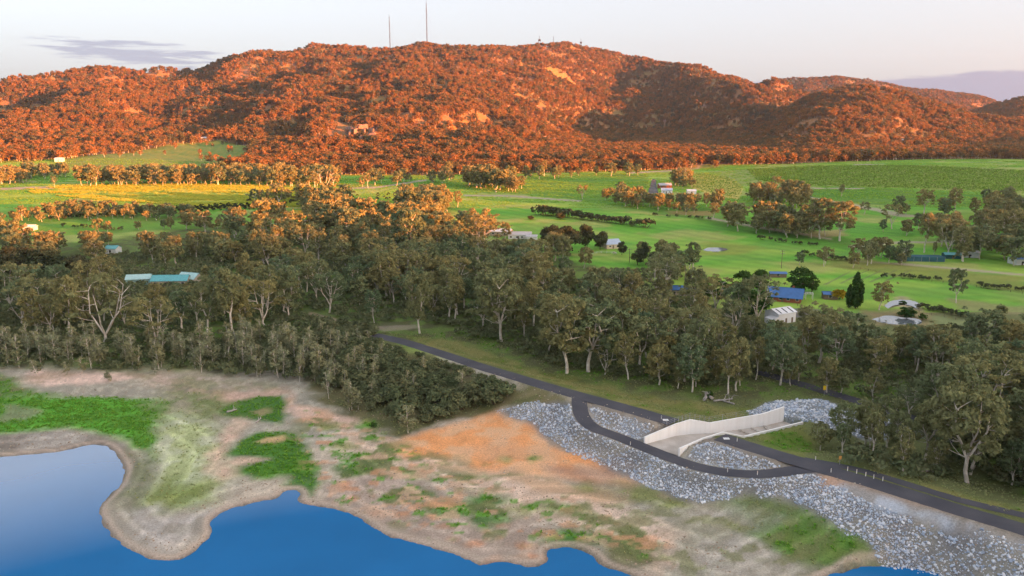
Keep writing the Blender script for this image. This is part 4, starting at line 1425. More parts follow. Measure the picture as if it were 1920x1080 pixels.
# --- trees one can single out
KEY = [
    ('wide_gum', 15, 583, 95, 'white-limbed gum at the left edge beside the dark pines', 1.0),
    ('gum', 68, 630, 90, 'slender pale-trunked gum standing left of the white forked tree', 1.0),
    ('gum', 97, 629, 84, 'gum with crossing pale limbs, third from the left edge', 1.0),
    ('gum', 133, 638, 128, 'tall thin gum just left of the big forked white tree', 0.75),
    ('snag', 197, 641, 118, 'big forked gum with bare white limbs spreading low above the saplings', 1.15),
    ('wide_gum', 295, 647, 98, 'umbrella-shaped gum with fanning branches in front of the teal sheds', 1.1),
    ('gum', 345, 627, 86, 'gum with pale forked stem right of the umbrella-shaped gum', 1.0),
    ('gum', 388, 629, 112, 'twin-stemmed white gum below the teal roof', 0.85),
    ('gum', 433, 634, 138, 'very tall open gum with long white trunk above the saplings', 0.8),
    ('gum', 457, 627, 88, 'thin gum close beside the very tall white-trunked gum', 0.8),
    ('wide_gum', 497, 611, 95, 'broad gum with several white stems left of the dirt track', 1.1),
    ('gum', 542, 601, 108, 'tall reddish-topped gum next to the dirt track bend', 0.9),
    ('wide_gum', 618, 586, 78, 'spreading white-limbed gum beside the pale dirt track', 1.0),
    ('big_gum', 770, 489, 102, 'tall orange-lit gum with glowing white trunk in the middle of the wood', 0.85),
    ('wide_gum', 903, 484, 84, 'orange-lit gum with spreading white limbs left of the pale farmhouse', 1.0),
    ('gum', 702, 605, 70, 'slim gum with a bare white trunk behind the dam road end', 0.7),
    ('gum', 787, 625, 122, 'tall gum standing alone on the grass above the dam road', 0.8),
    ('gum', 840, 575, 80, 'white-stemmed gum with an orange crown left of the broad fan-shaped gum', 0.9),
    ('gum', 858, 590, 78, 'leaning white-stemmed gum in front of the orange-crowned one', 0.9),
    ('big_gum', 940, 640, 140, 'broad fan-shaped gum with white branches in the centre of the wood', 1.0),
    ('big_gum', 1063, 700, 152, 'huge forked gum at the wood edge, left of the pair over the verge', 0.95),
    ('big_gum', 1103, 697, 144, 'huge bright olive gum at the wood edge, right of the pair over the verge', 1.15),
    ('snag', 1134, 702, 62, 'short gum with an arching bare white branch beside the huge pair', 1.0),
    ('gum', 1178, 711, 92, 'grey-trunked gum at the verge, right of the huge pair', 0.9),
    ('gum', 1243, 700, 84, 'slim gum with pale trunk at the back of the verge', 0.9),
    ('gum', 1212, 617, 62, 'pale-stemmed gum deep in the wood above the verge', 0.9),
    ('gum', 1057, 524, 46, 'small orange-topped gum at the edge of the lower paddock', 1.1),
    ('gum', 1007, 494, 46, 'thin grey gum just below the pale farmhouse', 0.9),
    ('gum', 1380, 733, 114, 'gum with a bright forked white trunk above the spillway grass', 0.8),
    ('gum', 1417, 712, 84, 'slender white gum right of the bright forked trunk', 0.7),
    ('gum', 1463, 722, 104, 'reddish gum with a crooked white trunk above the rock heap', 0.9),
    ('big_gum', 1793, 568, 66, 'lone two-tiered dark gum standing in the paddock right of the ponds', 0.7),
    ('gum', 1648, 581, 58, 'small drooping gum beside the bright farm pond', 0.95),
    ('gum', 1868, 624, 56, 'dark gum standing by the fence at the right of the paddock', 0.95),
    ('gum', 1733, 474, 78, 'tall orange-topped gum with a long bare white trunk by the blue net house', 0.8),
    ('wide_gum', 1672, 429, 47, 'umbrella-shaped orange gum alone on the green beside the country road', 0.95),
    ('big_gum', 1574, 452, 76, 'big orange-lit gum with white limbs at the end of the dark tree row', 1.0),
    ('big_gum', 1537, 448, 78, 'big orange-lit gum left of the white-limbed one in the dark tree row', 0.9),
    ('gum', 1732, 401, 50, 'rounded gum with a lit pale trunk below the vineyard slope', 1.1),
    ('gum', 1790, 405, 54, 'orange-lit gum below the vineyard slope, right of the rounded one', 1.0),
    ('gum', 1337, 409, 30, 'small dark round gum beside the pale track', 1.1),
    ('gum', 1636, 755, 66, 'white-trunked gum beside the country road behind the rock heap', 0.8),
    ('wide_gum', 1704, 784, 66, 'golden-topped gum with a curved white stem behind the rock heap', 1.0),
    ('big_gum', 1813, 905, 192, 'giant rusty-crowned gum with a blotched trunk at the right of the dam road', 0.95),
    ('snag', 1757, 880, 70, 'broken dead-looking gum stump leaning beside the giant rusty gum', 0.6),
    ('gum', 525, 394, 52, 'big round orange gum standing in the yellow paddock', 1.35),
    ('snag', 607, 362, 54, 'pale bare-stemmed gum glowing at the end of the yellow paddock', 1.0),
    ('gum', 858, 389, 32, 'slim orange gum apart from the big orange clump in the paddock', 0.8),
    ('wide_gum', 222, 347, 40, 'glowing forked gum with thick pale limbs behind the yellow paddock', 1.0),
    ('gum', 180, 348, 42, 'round glowing orange gum left of the thick-limbed forked gum', 1.0),
    ('gum', 103, 352, 24, 'small bright orange gum beside the farm road at the left', 1.1),
]
for kd_, px, py, hp, lab, wd in KEY:
    plant_px(kd_, px, py, hp, lab, 'gum trees one by one', wd)
for kd_, px, py, hp, wd, lab in [
        ('gum', 1578, 368, 24, 0.8, 'small dark upright tree alone below the vineyard slope'), ('wide_gum', 1092, 373, 27, 1.0, 'dark flat-crowned tree at the left of the vineyard sheds grove'), ('gum', 1750, 482, 30, 0.6, 'narrow dark tree beside the net house'),
        ('gum', 1803, 489, 36, 1.1, 'rounded reddish tree right of the net house'), ('big_gum', 1765, 462, 58, 0.9, 'leafy gum behind the net house'), ('big_gum', 1848, 458, 68, 1.0, 'broad orange-lit gum near the right edge'),
        ('gum', 1884, 432, 58, 1.1, 'orange-lit gum above the broad one near the right edge'), ('gum', 1620, 402, 26, 1.1, 'small gum beside the country road bend'), ('gum', 1455, 362, 34, 1.1, 'orange-lit gum at the right end of the striped vineyard'),
        ('gum', 690, 352, 30, 1.0, 'orange-lit gum at the foot of the forest, left of the pale track'), ('gum', 842, 338, 36, 0.7, 'tall narrow glowing gum at the foot of the forest'), ('wide_gum', 1285, 347, 34, 1.0, 'glowing forked gum at the left of the striped vineyard'),
        ('gum', 1180, 330, 28, 1.1, 'orange-lit gum at the forest edge above the dark crop'), ('gum', 1020, 330, 30, 1.0, 'orange-lit gum at the forest edge behind the central paddock'), ('gum', 590, 352, 30, 1.1, 'orange-lit gum beside the bare-stemmed glowing one'),
        ('gum', 948, 448, 34, 1.1, 'gum half hiding the long pale roof'), ('gum', 1310, 540, 34, 1.0, 'dark gum left of the farmyard shelter belt'), ('gum', 1545, 500, 30, 0.9, 'thin grey gum at the bend of the country road')]:
    plant_px(kd_, px, py, hp, lab, 'gum trees one by one', wd)
    KEY.append(None)
plant_px('poplar', 1604, 578, 71, 'tall dark green column-shaped poplar in the paddock by the pond', None, 1.0, 0)
plant_px('poplar', 1591, 577, 46, 'shorter poplar stem grown against the tall column-shaped poplar', None, 0.9, 1)
plant_px('yellow', 1572, 561, 21, 'bright yellow bush beside the small blue shed', None, 1.1)

for i, (px, py, hp, wd, lab) in enumerate([
        (1035, 470, 50, 1.0, 'reddish-dark round tree at the left end of the farmhouse grove'), (1060, 478, 55, 1.3, 'broad black-green tree in the middle of the farmhouse grove'),
        (1097, 466, 48, 0.9, 'dark reddish upright tree in the farmhouse grove'), (1125, 468, 36, 1.0, 'small dark tree touching the pale blue roof'),
        (1166, 478, 26, 0.9, 'small round tree right of the pale blue roof'), (1206, 492, 40, 0.6, 'narrow dark tree on the paddock edge'), (1195, 497, 30, 1.1, 'rounded dark tree on the lower paddock edge'),
        (1228, 505, 34, 1.0, 'dark bushy tree in front of the broad paddock clump'), (30, 520, 62, 1.5, 'broad black-green pine at the left edge above the gums'),
        (85, 524, 60, 1.6, 'broad black-green pine second from the left edge'), (145, 522, 46, 1.4, 'broad black-green pine third from the left edge'), (1810, 470, 40, 1.3, 'low dark tree with a flat crown behind the net house'),
        (1050, 412, 14, 1.6, 'tiny lone dark tree in the upper green paddock'), (995, 412, 8, 2.0, 'tiny dark bush alone in the green paddock')]):
    plant_px('round', px, py, hp, lab, None, wd)
for i, (px, py, hp, wd, lab) in enumerate([
        (1320, 560, 34, 1.3, 'low green tree at the left end of the farmyard shelter belt'), (1352, 558, 34, 1.2, 'second green tree of the farmyard shelter belt'), (1392, 548, 44, 1.2, 'tall green tree topping the farmyard shelter belt'),
        (1425, 545, 42, 1.2, 'green tree touching the blue house roof'), (1380, 595, 52, 0.9, 'bright green willow left of the white shed'), (1408, 597, 56, 0.9, 'tall bright green willow beside the white shed'),
        (1432, 585, 44, 0.9, 'bright green willow right behind the white shed'), (1500, 548, 50, 1.2, 'big dark green tree behind the blue house'), (1522, 548, 34, 1.0, 'smaller green tree right of the big one behind the house'),
        (1700, 596, 22, 1.9, 'low dark reedy willow on the bank of the bright farm pond'), (1692, 572, 9, 2.2, 'low willow scrub inside the crescent pond')]):
    plant_px('willow', px, py, hp, lab, None, wd)


# --- woods: fill an area with trees of one look
def fill(poly, spacing, seed, jitter=0.9, keep=1.0, clear=0.55, n_max=4000, world=None):
    w_ = world or GP(poly)
    r = np.random.default_rng(seed)
    xs, ys = [q[0] for q in w_], [q[1] for q in w_]
    gx, gy = np.meshgrid(np.arange(min(xs), max(xs), spacing), np.arange(min(ys), max(ys), spacing))
    gx = gx.ravel() + (r.random(gx.size) - 0.5) * spacing * jitter
    gy = gy.ravel() + (r.random(gy.size) - 0.5) * spacing * jitter
    ok = poly_sd(gx, gy, w_) > 0
    ok &= r.random(gx.size) < keep
    gx, gy = gx[ok], gy[ok]
    if clear and PLACED:
        pl = np.array(PLACED)
        for k in range(0, len(pl)):
            d2 = (gx - pl[k, 0]) ** 2 + (gy - pl[k, 1]) ** 2
            m_ = d2 > (pl[k, 2] * clear) ** 2
            gx, gy = gx[m_], gy[m_]
    return np.stack([gx, gy, zat(gx, gy)], -1)[:n_max]


GUMS = []        # (x, y, z, height, label, kind) waiting: the largest 300 become trees of their own


def wood(poly, spacing, hlo, hhi, label, seed, keep=1.0, kinds=('gum',), width=1.0):
    p = fill(poly, spacing, seed, keep=keep)
    r = random.Random(seed)
    for q in p:
        h_ = r.uniform(hlo - 2.5, hhi + 1.0)
        h_ = min(h_, open_limit(*proj(*q)))
        if h_ < 5.0:
            continue
        GUMS.append((q[0], q[1], q[2], h_, label, r.choice(kinds), width * r.uniform(0.85, 1.15)))


K1 = ('gum', 'gum', 'gum', 'wide_gum')
wood([(-260, 560), (0, 560), (170, 545), (330, 545), (560, 520), (640, 560), (560, 590), (430, 612), (300, 620), (120, 620), (-260, 620)], 11, 14, 20, 'olive gum crowded behind the white-trunked row on the lake side', 1, 0.62, K1)
wood([(-260, 470), (0, 470), (200, 455), (330, 430), (480, 420), (640, 430), (640, 520), (560, 520), (430, 500), (170, 500), (-260, 540)], 13, 13, 21, 'mixed gum in the wood around the teal-roofed sheds', 2, 0.55, K1)
wood([(640, 420), (730, 415), (880, 445), (1000, 475), (1090, 500), (1200, 528), (1300, 565), (1430, 608), (1400, 640), (1200, 600), (1000, 560), (800, 540), (640, 520)], 12, 14, 21, 'warm-topped gum in the middle wood below the green paddocks', 3, 0.72, K1)
wood([(640, 520), (800, 540), (1000, 560), (1200, 600), (1200, 690), (1140, 690), (1010, 672), (900, 632), (800, 590), (720, 580), (650, 570)], 11, 14, 21, 'shaded gum in the thick wood behind the dam road verge', 4, 0.9, K1)
wood([(1200, 600), (1400, 640), (1560, 630), (1720, 655), (1760, 700), (1560, 715), (1440, 690), (1330, 722), (1200, 715)], 11, 13, 19, 'shaded gum in the dark wood between spillway and white shed', 5, 0.9, K1)
wood([(1200, 712), (1330, 718), (1440, 692), (1560, 716), (1640, 742), (1600, 752), (1540, 738), (1440, 733), (1400, 744), (1300, 741), (1210, 732)], 7.5, 9, 15, 'shaded gum at the edge of the grass behind the spillway', 25, 0.85, ('gum',))
wood([(1720, 655), (1920, 665), (2400, 720), (2400, 960), (2150, 900), (1900, 860), (1760, 745)], 11, 13, 20, 'dark gum in the wood at the right below the paddock fence', 6, 0.9, K1)
wood([(1530, 838), (1580, 825), (1680, 835), (1740, 855), (1770, 892), (1700, 892), (1600, 870), (1545, 856)], 6.5, 10, 17, 'dark gum in the clump between the dam lane and the rock heap', 7, 0.7, ('gum',), 0.85)
wood([(1760, 760), (1900, 850), (2100, 930), (2400, 1010), (2400, 1100), (2100, 990), (1900, 930), (1790, 885), (1770, 840)], 8, 14, 21, 'black-shadowed gum beside the dam lane at the right edge', 8, 0.9, ('gum',))
wood([(1360, 420), (1400, 415), (1520, 430), (1560, 445), (1520, 452), (1400, 436), (1370, 432)], 10, 14, 20, 'dark gum in the roadside row left of the big orange pair', 9, 0.9, K1)
wood([(1590, 485), (1640, 480), (1710, 488), (1700, 500), (1600, 497)], 10, 9, 13, 'small grey gum in the clump left of the blue net house', 10, 0.9, ('gum',))
wood([(1760, 450), (1920, 440), (2100, 450), (2100, 510), (1900, 505), (1780, 490)], 12, 14, 22, 'orange-topped gum in the clump at the right edge of the paddocks', 11, 0.75, K1)
wood([(1810, 400), (1930, 395), (2100, 400), (2100, 440), (1900, 440), (1820, 425)], 13, 13, 19, 'orange-lit gum at the right edge below the vineyard', 12, 0.6, K1)
wood([(745, 385), (800, 375), (835, 385), (840, 402), (800, 412), (755, 405)], 9, 13, 20, 'orange-lit gum in the clump in the middle of the green paddocks', 13, 0.9, K1)
wood([(875, 345), (925, 343), (985, 352), (975, 362), (910, 356), (880, 353)], 11, 14, 22, 'orange-lit gum in the clump beside the pale track below the hill', 14, 0.9, K1)
wood([(1125, 372), (1180, 374), (1330, 385), (1350, 398), (1260, 398), (1180, 392), (1130, 380)], 12, 11, 17, 'orange-lit gum in the grove in front of the vineyard sheds', 15, 0.85, K1)
wood([(1400, 372), (1440, 370), (1520, 380), (1500, 395), (1420, 388)], 12, 13, 19, 'orange-lit gum in the grove right of the striped vineyard', 16, 0.85, K1)
wood([(1255, 340), (1290, 338), (1300, 352), (1265, 356)], 11, 12, 17, 'orange-lit gum behind the vineyard sheds', 17, 0.9, K1)
wood([(0, 412), (90, 402), (160, 398), (260, 400), (365, 404), (365, 412), (230, 412), (60, 418), (0, 420)], 9, 8.5, 11, 'orange-topped gum in the belt between the two left paddocks', 18, 0.9, K1)
wood([(-60, 352), (0, 350), (60, 340), (0, 330), (-60, 330)], 12, 13, 18, 'dark gum beside the farm road at the left edge', 19, 0.9, K1)
wood([(130, 345), (300, 335), (480, 335), (640, 337), (640, 350), (480, 350), (280, 349), (140, 350)], 13, 14, 21, 'glowing orange gum in the row behind the yellow paddock', 20, 0.85, K1)
wood([(560, 385), (640, 380), (660, 400), (640, 420), (580, 420)], 11, 13, 20, 'orange-lit gum between yellow paddock and middle wood', 21, 0.85, K1)
wood([(470, 372), (510, 372), (590, 372), (590, 382), (480, 380)], 13, 9, 13, 'small dark gum beside the big round orange gum', 22, 0.7, K1)
wood([(0, 450), (120, 444), (300, 436), (440, 428), (430, 418), (300, 424), (100, 440), (0, 442)], 14, 8.5, 11, 'orange-topped gum fringing the lower left paddock', 23, 0.6, K1)
wood([(1225, 508), (1300, 515), (1310, 540), (1240, 525)], 9, 13, 19, 'dark gum in the clump with the power pole', 24, 0.9, K1)

for i_, (poly_, sp_, lo_, hi_, kp_) in enumerate([
        ([(640, 345), (720, 342), (880, 335), (880, 342), (720, 350), (640, 352)], 15, 11, 18, 0.5), ([(1230, 398), (1330, 398), (1340, 408), (1240, 405)], 14, 9, 14, 0.5), ([(1600, 395), (1800, 400), (1800, 412), (1600, 408)], 17, 10, 16, 0.5),
        ([(1640, 425), (1780, 430), (1780, 445), (1640, 440)], 15, 9, 15, 0.5), ([(1170, 482), (1300, 496), (1300, 512), (1180, 502)], 9, 9, 14, 0.6), ([(1480, 490), (1600, 497), (1600, 505), (1490, 500)], 11, 8, 12, 0.5),
        ([(0, 330), (120, 322), (130, 332), (0, 342)], 13, 12, 18, 0.7), ([(1840, 380), (1930, 385), (1930, 395), (1840, 390)], 14, 10, 16, 0.6), ([(940, 335), (1200, 325), (1200, 329), (940, 340)], 18, 11, 17, 0.5)]):
    wood(poly_, sp_, lo_, hi_, 'gum in a loose belt between the green paddocks', 60 + i_, kp_, K1)


def shown(t):
    """rough picture size, 0 when outside the frame"""
    dep = t[1] * CP - (t[2] - CAMZ) * SP
    px = 960 + FPX * t[0] / dep
    return (t[3] / dep) if -60 < px < 1980 else -1.0


# short names of things one can find at once, with their place in the picture: used to tell neighbours apart
MARKS = [('the left-edge white-limbed gum', 15, 583), ('the thin gum by the forked tree', 133, 638), ('the white forked gum', 197, 641), ('the umbrella-shaped gum', 295, 647), ('the twin-stemmed gum', 388, 629),
         ('the very tall white-trunked gum', 433, 634), ('the broad many-stemmed gum', 497, 611), ('the gum at the dirt track bend', 542, 601), ('the spreading gum by the track', 618, 586), ('the glowing tall gum', 770, 489),
         ('the gum left of the farmhouse', 903, 484), ('the slim gum at the road end', 702, 605), ('the lone gum above the dam road', 787, 625), ('the fan-shaped gum', 940, 640), ('the huge forked gum', 1063, 700),
         ('the huge olive gum', 1103, 697), ('the grey-trunked verge gum', 1178, 711), ('the slim verge gum', 1243, 700), ('the bright forked trunk', 1380, 733), ('the crooked white trunk', 1463, 722), ('the lone paddock gum', 1793, 568),
         ('the white shed', 1462, 604), ('the bright farm pond', 1690, 606), ('the teal-roofed house', 322, 534), ('the turquoise hut', 213, 475), ('the dark pines', 85, 524), ('the yellow sign', 1545, 742), ('the golden-topped gum', 1704, 784),
         ('the giant rusty gum', 1813, 905), ('the leaning stump', 1757, 880), ('the country road', 1600, 750), ('the blue hidden roof', 1282, 552), ('the shelter belt', 1352, 560), ('the farm fence end', 1720, 622), ('the right-edge fence', 1880, 662),
         ('the reddish gum by the track', 560, 560), ('the lower paddock', 1100, 500), ('the dirt track', 640, 600), ('the pale stemmed deep gum', 1212, 617), ('the net house', 1722, 488), ('the big orange pair', 1555, 450), ('the grey clump', 1640, 490)]
SEEN = {}


def near_mark(x, y, z):
    px, py, dep_ = proj(x, y, z)
    best = min(MARKS, key=lambda m: (m[1] - px) ** 2 + ((m[2] - py) * 2.2) ** 2)
    dx, dy = px - best[1], (py - best[2]) * 2.2
    far = math.hypot(dx, dy) > 60
    if abs(dx) > abs(dy):
        w = ('well ' if far else 'just ') + ('left of ' if dx < 0 else 'right of ')
    else:
        w = ('well ' if far else 'just ') + ('behind ' if dy < 0 else 'in front of ')
    return w + best[0]


def tell(t):
    look = ('tall ' if t[3] > 18.5 else 'low ' if t[3] < 13 else 'mid-sized ') + ('spreading ' if t[5] == 'wide_gum' else '')
    return look + 'gum ' + near_mark(t[0], t[1], t[2])


GUMS.sort(key=shown, reverse=True)
own = [t for t in GUMS if shown(t) > 0][:300 - len(KEY)]
ids = set(map(id, own))
for t in own:
    plant(t[5], t[:3], t[3], tell(t), 'gum trees of the valley woods', t[6])
REST = [t for t in GUMS if id(t) not in ids]

# --- young gums along the lake, wattles, small trees
cnt = 0
for poly, sp_, hl, hh_, lab, gr, sd_, kk in [
        ([(-200, 640), (0, 650), (300, 655), (560, 640), (600, 670), (600, 720), (500, 712), (330, 700), (120, 690), (-60, 690), (-200, 690)], 4.6, 7.0, 12.5, 'thin young gum in the sapling stand along the bare lake bed', 'saplings along the lake bed', 31, 0.72),
        ([(560, 690), (600, 640), (690, 640), (730, 690), (690, 745), (660, 770), (600, 745)], 4.6, 5.0, 10.0, 'young gum on the bank left of the dark wattle thicket', 'saplings beside the wattle thicket', 32, 0.7)]:
    for q in fill(poly, sp_, sd_, keep=kk, clear=0.3):
        if cnt < 300 and shown((q[0], q[1], q[2], 8)) > 0:
            h_ = random.uniform(hl, hh_)
            plant('young', q, h_, ('tall' if h_ > 10.5 else 'short' if h_ < 8 else 'medium') + ' young gum ' + near_mark(*q), 'young gums along the lake bed', random.uniform(0.9, 1.4))
            cnt += 1
for q in fill([(640, 640), (760, 665), (880, 712), (920, 740), (800, 780), (700, 765), (650, 720)], 11, 99, keep=0.8, clear=0):
    px_, py_, dp_ = proj(*q)
    h_ = min(random.uniform(6.0, 9.5), (py_ - np.interp(px_, [700, 760, 830, 900, 980], [628, 642, 664, 687, 711]) - 8) * dp_ / FPX * 0.9)
    if h_ < 3:
        continue
    plant('young', q, h_, 'young gum rising out of the wattle thicket ' + ('near its sapling end' if px_ < 720 else 'near its clay end' if px_ > 830 else 'at its middle'), 'young gums rising out of the thicket', random.uniform(0.9, 1.3))
for px, py, hp, lab in [(70, 705, 34, 'small willowy sapling on the bare sand at the far left'), (125, 705, 30, 'sapling on the pink sand, second from the left'), (155, 700, 34, 'sapling on the pink sand, third from the left'),
                        (203, 715, 24, 'reddish sapling alone on the pink sand'), (292, 702, 30, 'sapling at the sand edge below the umbrella-shaped gum'), (765, 812, 58, 'bushy pale olive sapling at the tip of the orange clay'),
                        (655, 770, 40, 'reddish young gum on the bank beside the thicket'), (672, 768, 34, 'pale young gum on the bank beside the thicket')]:
    plant_px('young', px, py, hp, lab, None, 1.7)
cnt = 0
for poly, sp_, hl, hh_, lab, gr, sd_, kk in [
        ([(590, 625), (640, 612), (690, 625), (720, 648), (780, 664), (900, 710), (950, 730), (930, 760), (860, 775), (780, 800), (700, 780), (650, 740), (600, 720)], 3.9, 1.8, 7.0, 'dark wattle shrub in the thicket between lake bed and dam road', 'wattle thicket', 41, 0.85)]:
    for q in fill(poly, sp_, sd_, keep=kk, clear=0.0):
        if cnt < 300:
            h_ = random.uniform(hl, hh_)
            px_, py_, dp_ = proj(*q)
            if px_ > 715:                                  # low enough to leave the dam road in sight
                h_ = min(h_, (py_ - np.interp(px_, [700, 760, 830, 900, 980], [628, 642, 664, 687, 711]) - 7) * dp_ / FPX * 0.9)
                if h_ < 0.9:
                    continue
            edge_ = 'at the sapling end' if px_ < 660 else 'at the clay end' if px_ > 860 else 'on the lake-bed side' if py_ > 700 + (px_ - 660) * 0.22 else 'on the road side'
            plant('wattle', q, h_, ('tall' if h_ > 5.2 else 'low' if h_ < 3.4 else 'rounded') + ' dark wattle shrub ' + edge_ + ' of the thicket', gr, random.uniform(0.9, 1.3))
            cnt += 1
for i, (px0, py0, px1, py1, n_, hl, hh_, lab) in enumerate([
        (1010, 402, 1062, 408, 9, 16, 22, 'dark bush in the left hedge across the green paddocks'), (1072, 408, 1190, 424, 18, 10, 18, 'dark bush in the long hedge across the green paddocks'), (1204, 425, 1212, 427, 2, 18, 20, 'dark bush at the end of the hedge'),
        (1430, 450, 1530, 462, 8, 7, 11, 'small bush along the ditch in the paddock'), (1500, 478, 1600, 492, 9, 8, 12, 'dark low bush beside the country road bend'),
        (1660, 520, 1760, 527, 7, 8, 12, 'round bush on the paddock fence line'), (1840, 540, 1920, 545, 6, 9, 13, 'dark bush on the fence line at the right edge'),
        (1760, 585, 1830, 600, 7, 9, 14, 'scrubby bush between the ponds and the fence'), (1720, 578, 1770, 585, 6, 8, 13, 'reddish dark bush right of the crescent pond'),
        (1760, 615, 1840, 625, 8, 9, 13, 'dark shrub on the bank below the farm pond'), (1540, 610, 1600, 618, 0, 8, 10, 'shrub'), (470, 378, 600, 382, 6, 6, 10, 'dark low bush in the yellow paddock'),
        (1230, 405, 1330, 412, 6, 6, 8, 'dark low bush along the track fence'), (560, 375, 640, 372, 6, 8, 14, 'dark bush beside the pale bare-stemmed gum'),
        (120, 425, 230, 432, 7, 5, 9, 'dark bush in the lower left paddock')]):
    for k in range(n_):
        t = (k + random.uniform(-0.2, 0.2)) / max(1, n_ - 1)
        plant_px('bush', px0 + (px1 - px0) * t, py0 + (py1 - py0) * t + random.uniform(-1.5, 1.5), random.uniform(hl, hh_), lab, lab.replace('bush', 'bushes', 1), random.uniform(0.9, 1.3))
for px, py, hp, lab in [(1330, 745, 14, 'pale green bush beside the dead logs'), (700, 802, 12, 'bright green shrub at the edge of the thicket'), (1730, 600, 14, 'reedy green bush at the pond end'), (1660, 548, 12, 'light green bush by the small drooping gum')]:
    plant_px('willow_bush', px, py, hp, lab)
# orchard
o_n = 0
for row in range(5):
    a = G(95 + row * 9, 413 - row * 2.8)
    b = G(505 + row * 10, 391 - row * 2.2)
    n_ = 34
    for k in range(n_):
        t = k / (n_ - 1)
        x_, y_ = a[0] + (b[0] - a[0]) * t, a[1] + (b[1] - a[1]) * t
        q = (x_ + random.uniform(-.4, .4), y_ + random.uniform(-.4, .4), float(zat(x_, y_)))
        plant('orchard', q, random.uniform(3.0, 4.2), 'small dark orchard tree in the ' + ('front', 'second', 'middle', 'fourth', 'back')[row] + ' row, ' + ('left part' if t < 0.34 else 'middle part' if t < 0.67 else 'right part') + ' of the left orchard', 'orchard rows', random.uniform(0.9, 1.15))

# --- forest that reads as one mass: the rest of the valley gums, the foot of the hills, the hill sides
if REST:
    a = np.array([t[:3] for t in REST])
    scatter('distant_gum_wood', a, rng.random(len(a)) * 6.28, np.array([(t[3] / 20.0 * t[6], t[3] / 20.0 * t[6], t[3] / 20.0) for t in REST]), rng.integers(0, len(MID), len(a)), MID,
            'far gums filling the small woods and belts of the valley', 'wood')
pts = []
for k in range(2):
    n_ = 240000
    t_ = rng.uniform(-0.80, 0.80, n_)
    d_ = np.sqrt(rng.uniform(1080.0 ** 2, 4700.0 ** 2, n_))
    pts.append(np.stack([t_ * d_, d_], -1))
p = np.concatenate(pts)
za = zat(p[:, 0], p[:, 1])
fj = np.clip(((p[:, 0] / p[:, 1] + T0) / (2 * T0) * (NC - 1)), 0, NC - 1).astype(int)
fi = np.clip(np.log(p[:, 1] / D0) / lr, 0, NR - 1).astype(int)
hm = hillmask[fi, fj]
dens = np.where(hm > 0.5, 1.0, 0.0)
# foot of the hills: a band of forest on the flat in front of them
front = np.interp(p[:, 0] / p[:, 1], front_t, front_d)
dens = np.where((hm <= 0.5) & (p[:, 1] > front), 1.0, dens)
dens = np.where(p[:, 1] < front, 0.0, dens)
dens *= 0.30 + 0.70 * ss(0.36, 0.52, fbm(p[:, 0] / 70.0, p[:, 1] / 70.0, 4, 131))
for poly, lvl in (([(100, 302), (250, 287), (330, 270), (410, 262), (468, 275), (468, 303), (380, 320), (200, 322), (110, 314)], 0.02), ([(1600, 264), (1640, 240), (1720, 243), (1765, 256), (1700, 272), (1640, 270)], 0.22),
                  ([(820, 237), (960, 222), (1050, 240), (1040, 252), (900, 250)], 0.35), ([(700, 227), (760, 205), (850, 215), (840, 242), (740, 240)], 0.5), ([(0, 262), (60, 265), (100, 285), (40, 294), (0, 297)], 0.3),
                  ([(640, 232), (705, 232), (705, 262), (640, 262)], 0.35), ([(595, 250), (650, 244), (650, 268), (600, 268)], 0.4)):
    dens = np.where(poly_sd(p[:, 0], p[:, 1], GP(poly)) > 0, dens * lvl, dens)
# hidden far sides need no trees: keep what the valley can see
zs = CAMZ + (za + 14 - CAMZ)
ang = (za + 14 - CAMZ) / p[:, 1]
run = np.maximum.accumulate((Z + 0 - CAMZ) / DD, 0)
vis = ang > run[np.clip(fi - 1, 0, NR - 1), fj] - 0.002
keep = (rng.random(len(p)) < dens * np.where(p[:, 1] > 2300, 0.55, 0.75)) & vis
p, za = p[keep], za[keep]
sc_ = rng.uniform(0.38, 1.0, len(p)) * np.where(p[:, 1] < 1500, 1.1, 1.0)
print('forest trees', len(p), 'own gums', len(own) + len(KEY), 'rest', len(REST), 'planted', ntree)
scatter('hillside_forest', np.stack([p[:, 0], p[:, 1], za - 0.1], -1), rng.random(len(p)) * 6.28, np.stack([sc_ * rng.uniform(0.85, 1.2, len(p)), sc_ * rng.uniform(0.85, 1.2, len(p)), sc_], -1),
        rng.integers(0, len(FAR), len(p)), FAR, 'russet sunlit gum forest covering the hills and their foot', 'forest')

# undergrowth of the woods
u_all = []
for poly, sp_, kp in (([(-260, 500), (0, 500), (330, 470), (640, 440), (900, 480), (1200, 540), (1430, 612), (1560, 632), (1720, 655), (1920, 670), (2100, 690), (2100, 960), (1900, 925), (1780, 875), (1700, 790),
                        (1560, 725), (1440, 705), (1330, 730), (1180, 712), (1000, 675), (900, 640), (780, 600), (640, 610), (560, 650), (300, 660), (-260, 660)], 3.2, 0.9),
                      ([(-200, 640), (0, 650), (300, 655), (560, 640), (620, 680), (600, 715), (330, 698), (-200, 690)], 2.2, 0.6),
                      ([(1545, 850), (1600, 842), (1760, 880), (1900, 935), (1900, 945), (1740, 905), (1600, 876)], 2.6, 0.5)):
    u_all.append(fill(poly, sp_, 77, keep=kp, clear=0, n_max=9000))
a = np.concatenate(u_all)
a = a[fbm(a[:, 0] / 14, a[:, 1] / 14, 3, 7) > 0.36]
ld_, _, _ = line_dist(a[:, 0], a[:, 1], [q[:2] for q in CREST])
a = a[ld_ > 5]
ld_, _, _ = line_dist(a[:, 0], a[:, 1], GP([(580, 587), (640, 604), (690, 615), (720, 630)]))
a = a[ld_ > 4]
scatter('undergrowth', a, rng.random(len(a)) * 6.28, rng.uniform(0.45, 1.5, len(a)), rng.integers(0, 4, len(a)), UND, 'dark scrub growing under the gum woods', 'undergrowth')
